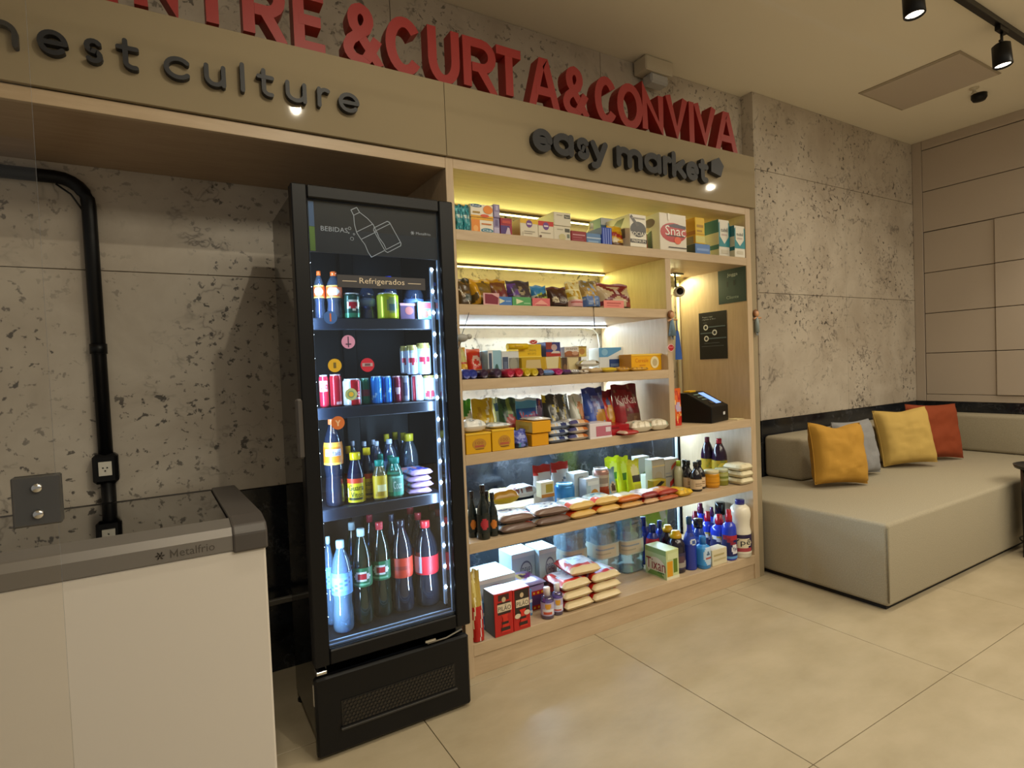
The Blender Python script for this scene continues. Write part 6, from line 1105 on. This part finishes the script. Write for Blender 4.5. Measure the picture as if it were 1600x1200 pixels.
# ---------------------------------------------------------------- final nudges so that nothing touches its neighbour
for n_, d_ in {
    'pouch': (-0.001, 0, 0, 1), 'pouch.001': (-0.0023, 0, 0, 1), 'carton': (0.0022, 0, 0, 1), 'carton.001': (0.0011, 0, 0, 1), 'carton.007': (-0.0009, 0, 0, 1), 
    'carton.009': (-0.0018, 0, 0, 1), 'carton.010': (-0.0033, 0, 0, 1), 'bottle': (0, 0.009, 0, 1), 'carton.011': (0.0059, -0.009, 0, 1), 'carton.012': (0, 0.021, 0, 1), 
    'pouch.002': (-0.0034, 0, 0, 1), 'paper_towel_pack': (0.0034, -0.021, 0, 1), 'carton.015': (-0.006, 0, 0, 1), 'carton.016': (0.006, 0, 0, 1), 'pouch.003': (-0.006, 0, 0, 1), 
    'pouch.004': (0.006, 0, 0, 1), 'pouch.005': (-0.0028, 0, 0, 1), 'pouch.006': (-0.0045, 0, 0, 1), 'pouch.007': (0.0014, 0, 0, 1), 'pouch.008': (0.006, 0, 0, 1), 
    'pouch.009': (-0.004, 0, 0, 1), 'pouch.010': (0.0008, 0, 0, 1), 'pouch.011': (0.0031, 0, 0, 1), 'biscuit_roll': (-0.0022, 0, 0, 1), 'biscuit_roll.001': (-0.025, -0.0189, 0, 0.88), 
    'biscuit_roll.002': (-0.0088, 0, 0, 0.796), 'biscuit_roll.003': (0.0093, 0, 0, 0.82), 'biscuit_roll.004': (0.025, 0, 0, 0.844), 'biscuit_roll.005': (0.0193, 0, 0, 0.868), 
    'biscuit_roll.006': (0.0165, 0, 0, 0.88), 'biscuit_roll.007': (0.0121, 0, 0, 0.904), 'biscuit_roll.008': (0.0071, 0, 0, 0.964), 'packet': (0.0038, 0, 0, 1), 
    'packet.007': (0, -0.002, 0, 1), 'pouch.012': (-0.0032, 0.0189, 0, 1), 'pouch.013': (-0.0109, 0, 0, 1), 'carton.017': (0.0019, 0, 0, 0.988), 'carton.018': (-0.0025, 0, 0, 0.976), 
    'carton.019': (0.0106, 0, 0, 1), 'carton.020': (0.0045, 0.0287, 0, 0.988), 'biscuit_tube': (0, -0.0287, 0, 1), 'carton.023': (0, 0.0039, 0, 1), 'packet.008': (0, -0.0039, 0, 1), 
    'carton.026': (0, 0.0126, 0, 1), 'carton.027': (-0.002, -0.0107, 0, 1), 'pouch.016': (0, 0.0146, 0, 1), 'pouch.017': (0, -0.0146, 0, 1), 'pouch.019': (0, 0.0162, 0, 1), 
    'pouch.020': (-0.006, -0.0162, 0, 1), 'pouch.021': (-0.018, 0, 0, 1), 'pouch.022': (-0.006, 0, 0, 1), 'pouch.023': (0.025, 0.0059, 0, 1), 'pouch.024': (-0.006, 0, 0, 1), 
    'pouch.025': (0.006, 0, 0, 1), 'carton.029': (-0.0145, 0, 0.003, 1), 'packet.011': (0, 0, 0.0015, 1), 'packet.013': (-0.0078, 0, 0, 1), 'packet.015': (-0.0099, 0, 0.0015, 1), 
    'packet.016': (0.0123, 0, 0, 1), 'packet.017': (0.0022, 0, 0.003, 1), 'carton.030': (-0.0024, 0, 0, 0.964), 'carton.031': (0.0031, 0.0315, 0, 0.976), 'packet.018': (-0.0176, -0.0374, 0, 1), 
    'packet.019': (0.006, 0, 0, 0.976), 'packet.020': (0.0005, 0, 0, 1), 'bottle.001': (0, 0.0114, 0, 1), 'bottle.002': (-0.0015, -0.0114, 0, 1), 'bottle.003': (-0.004, 0.0116, 0, 1), 
    'bottle.004': (-0.02, -0.0116, 0, 0.976), 'packet.022': (-0.0114, 0, 0, 1), 'pouch.027': (0.0114, 0, 0, 1), 'pouch.028': (0, 0.0043, 0, 1), 'carton.033': (0, 0.0041, 0, 1), 
    'carton.034': (-0.0015, -0.0084, 0, 1), 'food_tin': (0.0015, 0, 0, 1), 'food_pack.001': (-0.0043, -0.0094, 0, 1), 'food_pack.002': (0.0043, 0, 0, 1), 'carton.035': (0, 0.0108, 0, 1), 
    'carton.036': (0, -0.0015, 0, 1), 'packet.023': (-0.0041, 0, 0, 1), 'packet.024': (-0.0029, 0, 0, 0.976), 'packet.025': (-0.0071, 0, 0, 0.976), 'packet.026': (-0.0054, 0, 0, 0.976), 
    'packet.027': (-0.0146, 0, 0, 0.976), 'packet.028': (-0.0129, 0, 0, 0.964), 'packet.029': (-0.025, 0, 0, 0.964), 'packet.030': (-0.025, 0, 0, 0.952), 'packet.031': (0.0168, 0, 0, 0.952), 
    'packet.032': (0.0083, 0, 0.0015, 0.952), 'packet.033': (0.022, 0, 0, 0.952), 'packet.034': (0.025, 0, 0, 0.976), 'packet.035': (0.0148, 0, 0, 0.976), 
    'packet.036': (0.0203, 0, 0, 1), 'packet.037': (0.0091, 0, 0, 1), 'bottle.005': (-0.0165, 0, 0, 1), 'bottle.006': (0.0165, 0.0158, 0, 1), 'bottle.007': (-0.025, -0.0066, 0, 1), 
    'bottle.008': (0, -0.0092, 0, 1), 'bottle.009': (-0.0153, 0, 0, 1), 'jar': (0.0214, 0, 0, 0.976), 'jar.001': (0.021, 0, 0, 0.988), 'bottle.010': (0, 0.06, 0, 0.904), 
    'bottle.011': (0, 0.06, 0, 0.796), 'packet.038': (-0.002, -0.05, 0, 0.916), 'packet.039': (0.0016, -0.05, 0.0015, 0.904), 'packet.040': (0, -0.05, 0.003, 0.904), 
    'wrapped_pack': (-0.0023, 0, 0, 1), 'wrapped_pack.001': (0, -0.0151, 0, 1), 'coffee_brick': (0, -0.008, 0, 1), 'coffee_brick.001': (0, -0.0062, 0, 1), 
    'carton.037': (0.0012, 0.011, 0, 1), 'packet.041': (0.0011, -0.006, 0.003, 1), 'bottle.012': (-0.0059, 0, 0, 1), 'bottle.013': (-0.0081, 0, 0, 1), 'toilet_paper_pack': (-0.004, 0.0243, 0, 1), 
    'toilet_paper_pack.001': (0.004, 0, 0, 1), 'packet.042': (0.006, 0, 0, 1), 'packet.044': (0.0047, 0, 0.003, 1), 'packet.045': (0, 0, 0.0015, 1), 'packet.046': (0.0034, 0, 0.0045, 1), 
    'packet.047': (0, 0, 0.003, 1), 'packet.048': (0, 0, 0.006, 1), 'bottle.017': (0, 0.0129, 0, 1), 'bottle.018': (0, -0.0129, 0, 1), 'bottle.021': (-0.025, 0, 0, 0.94), 
    'bottle.022': (-0.0011, 0, 0, 0.916), 'bottle.023': (0, 0.0114, 0, 1), 'bottle.024': (0.0102, 0, 0, 0.916), 'bottle.025': (0, 0.0288, 0, 1), 'bottle.026': (0, 0.0306, 0, 1), 
    'bottle.027': (-0.025, -0.0055, 0, 0.952), 'bottle.028': (0, -0.0055, 0, 1), 'bottle.029': (0, -0.0147, 0, 1), 'bottle.030': (-0.0067, -0.0086, 0, 1), 
    'carton.038': (0.025, -0.0114, 0, 0.952), 'bottle.031': (-0.0033, 0, 0, 1), 'bottle.032': (-0.0114, -0.0251, 0, 0.952), 'carton.039': (-0.0225, 0, 0, 1), 
    'bottle.033': (0.0039, 0, 0, 1), 'bottle.034': (-0.0044, 0, 0, 1), 'drink_can': (0.0005, 0, 0, 1), 'bottle.035': (-0.0119, 0, 0, 1), 'bottle.037': (-0.0002, 0.0118, 0, 1), 
    'drink_can.001': (-0.0026, 0, 0, 1), 'carton.040': (0.0021, 0, 0, 1), 'carton.041': (0.0006, -0.0118, 0, 1), 'drink_can.005': (-0.0052, 0, 0, 1), 'drink_can.006': (-0.0014, 0, 0, 0.988), 
    'drink_can.007': (-0.0038, 0, 0, 0.952), 'drink_can.008': (-0.0056, 0, 0, 0.952), 'drink_can.009': (-0.0069, 0, 0, 0.964), 'drink_can.010': (0.0045, 0, 0, 0.964), 
    'drink_can.011': (-0.0017, 0, 0, 0.976), 'drink_can.012': (0, 0.0086, 0, 1), 'drink_can.013': (0, -0.0086, 0, 1), 'bottle.040': (0, 0.006, 0, 1), 'bottle.042': (-0.0065, -0.006, 0, 1), 
    'bottle.043': (-0.0093, 0, 0, 1), 'bottle.044': (-0.0034, -0.0038, 0, 1), 'bottle.045': (-0.0026, -0.0263, 0, 1), 'bottle.046': (-0.0096, 0, 0, 1), 'bottle.047': (0.0028, 0, 0, 1), 
    'bottle.048': (0.0023, 0.0159, 0, 1), 'bottle.049': (-0.0171, -0.0001, 0, 1), 'bottle.050': (-0.0195, 0.0143, 0, 1), 'bottle.052': (0, 0.0283, 0, 1), 'bottle.053': (0, 0.0284, 0, 0.964), 
    'bottle.054': (0, 0.0466, 0, 0.94), 'packet.049': (0.012, -0.0274, 0, 0.988), 'packet.050': (0.0211, -0.0255, 0.0015, 0.988), 'packet.051': (0.0131, -0.0264, 0.003, 1), 
    'packet.052': (0.0211, -0.0252, 0.0045, 0.988), 'bottle.063': (-0.014, 0, 0, 1), }.items():
    o_ = bpy.data.objects[n_]; o_.location += Vector(d_[:3]); o_.scale = (d_[3], d_[3], 1)
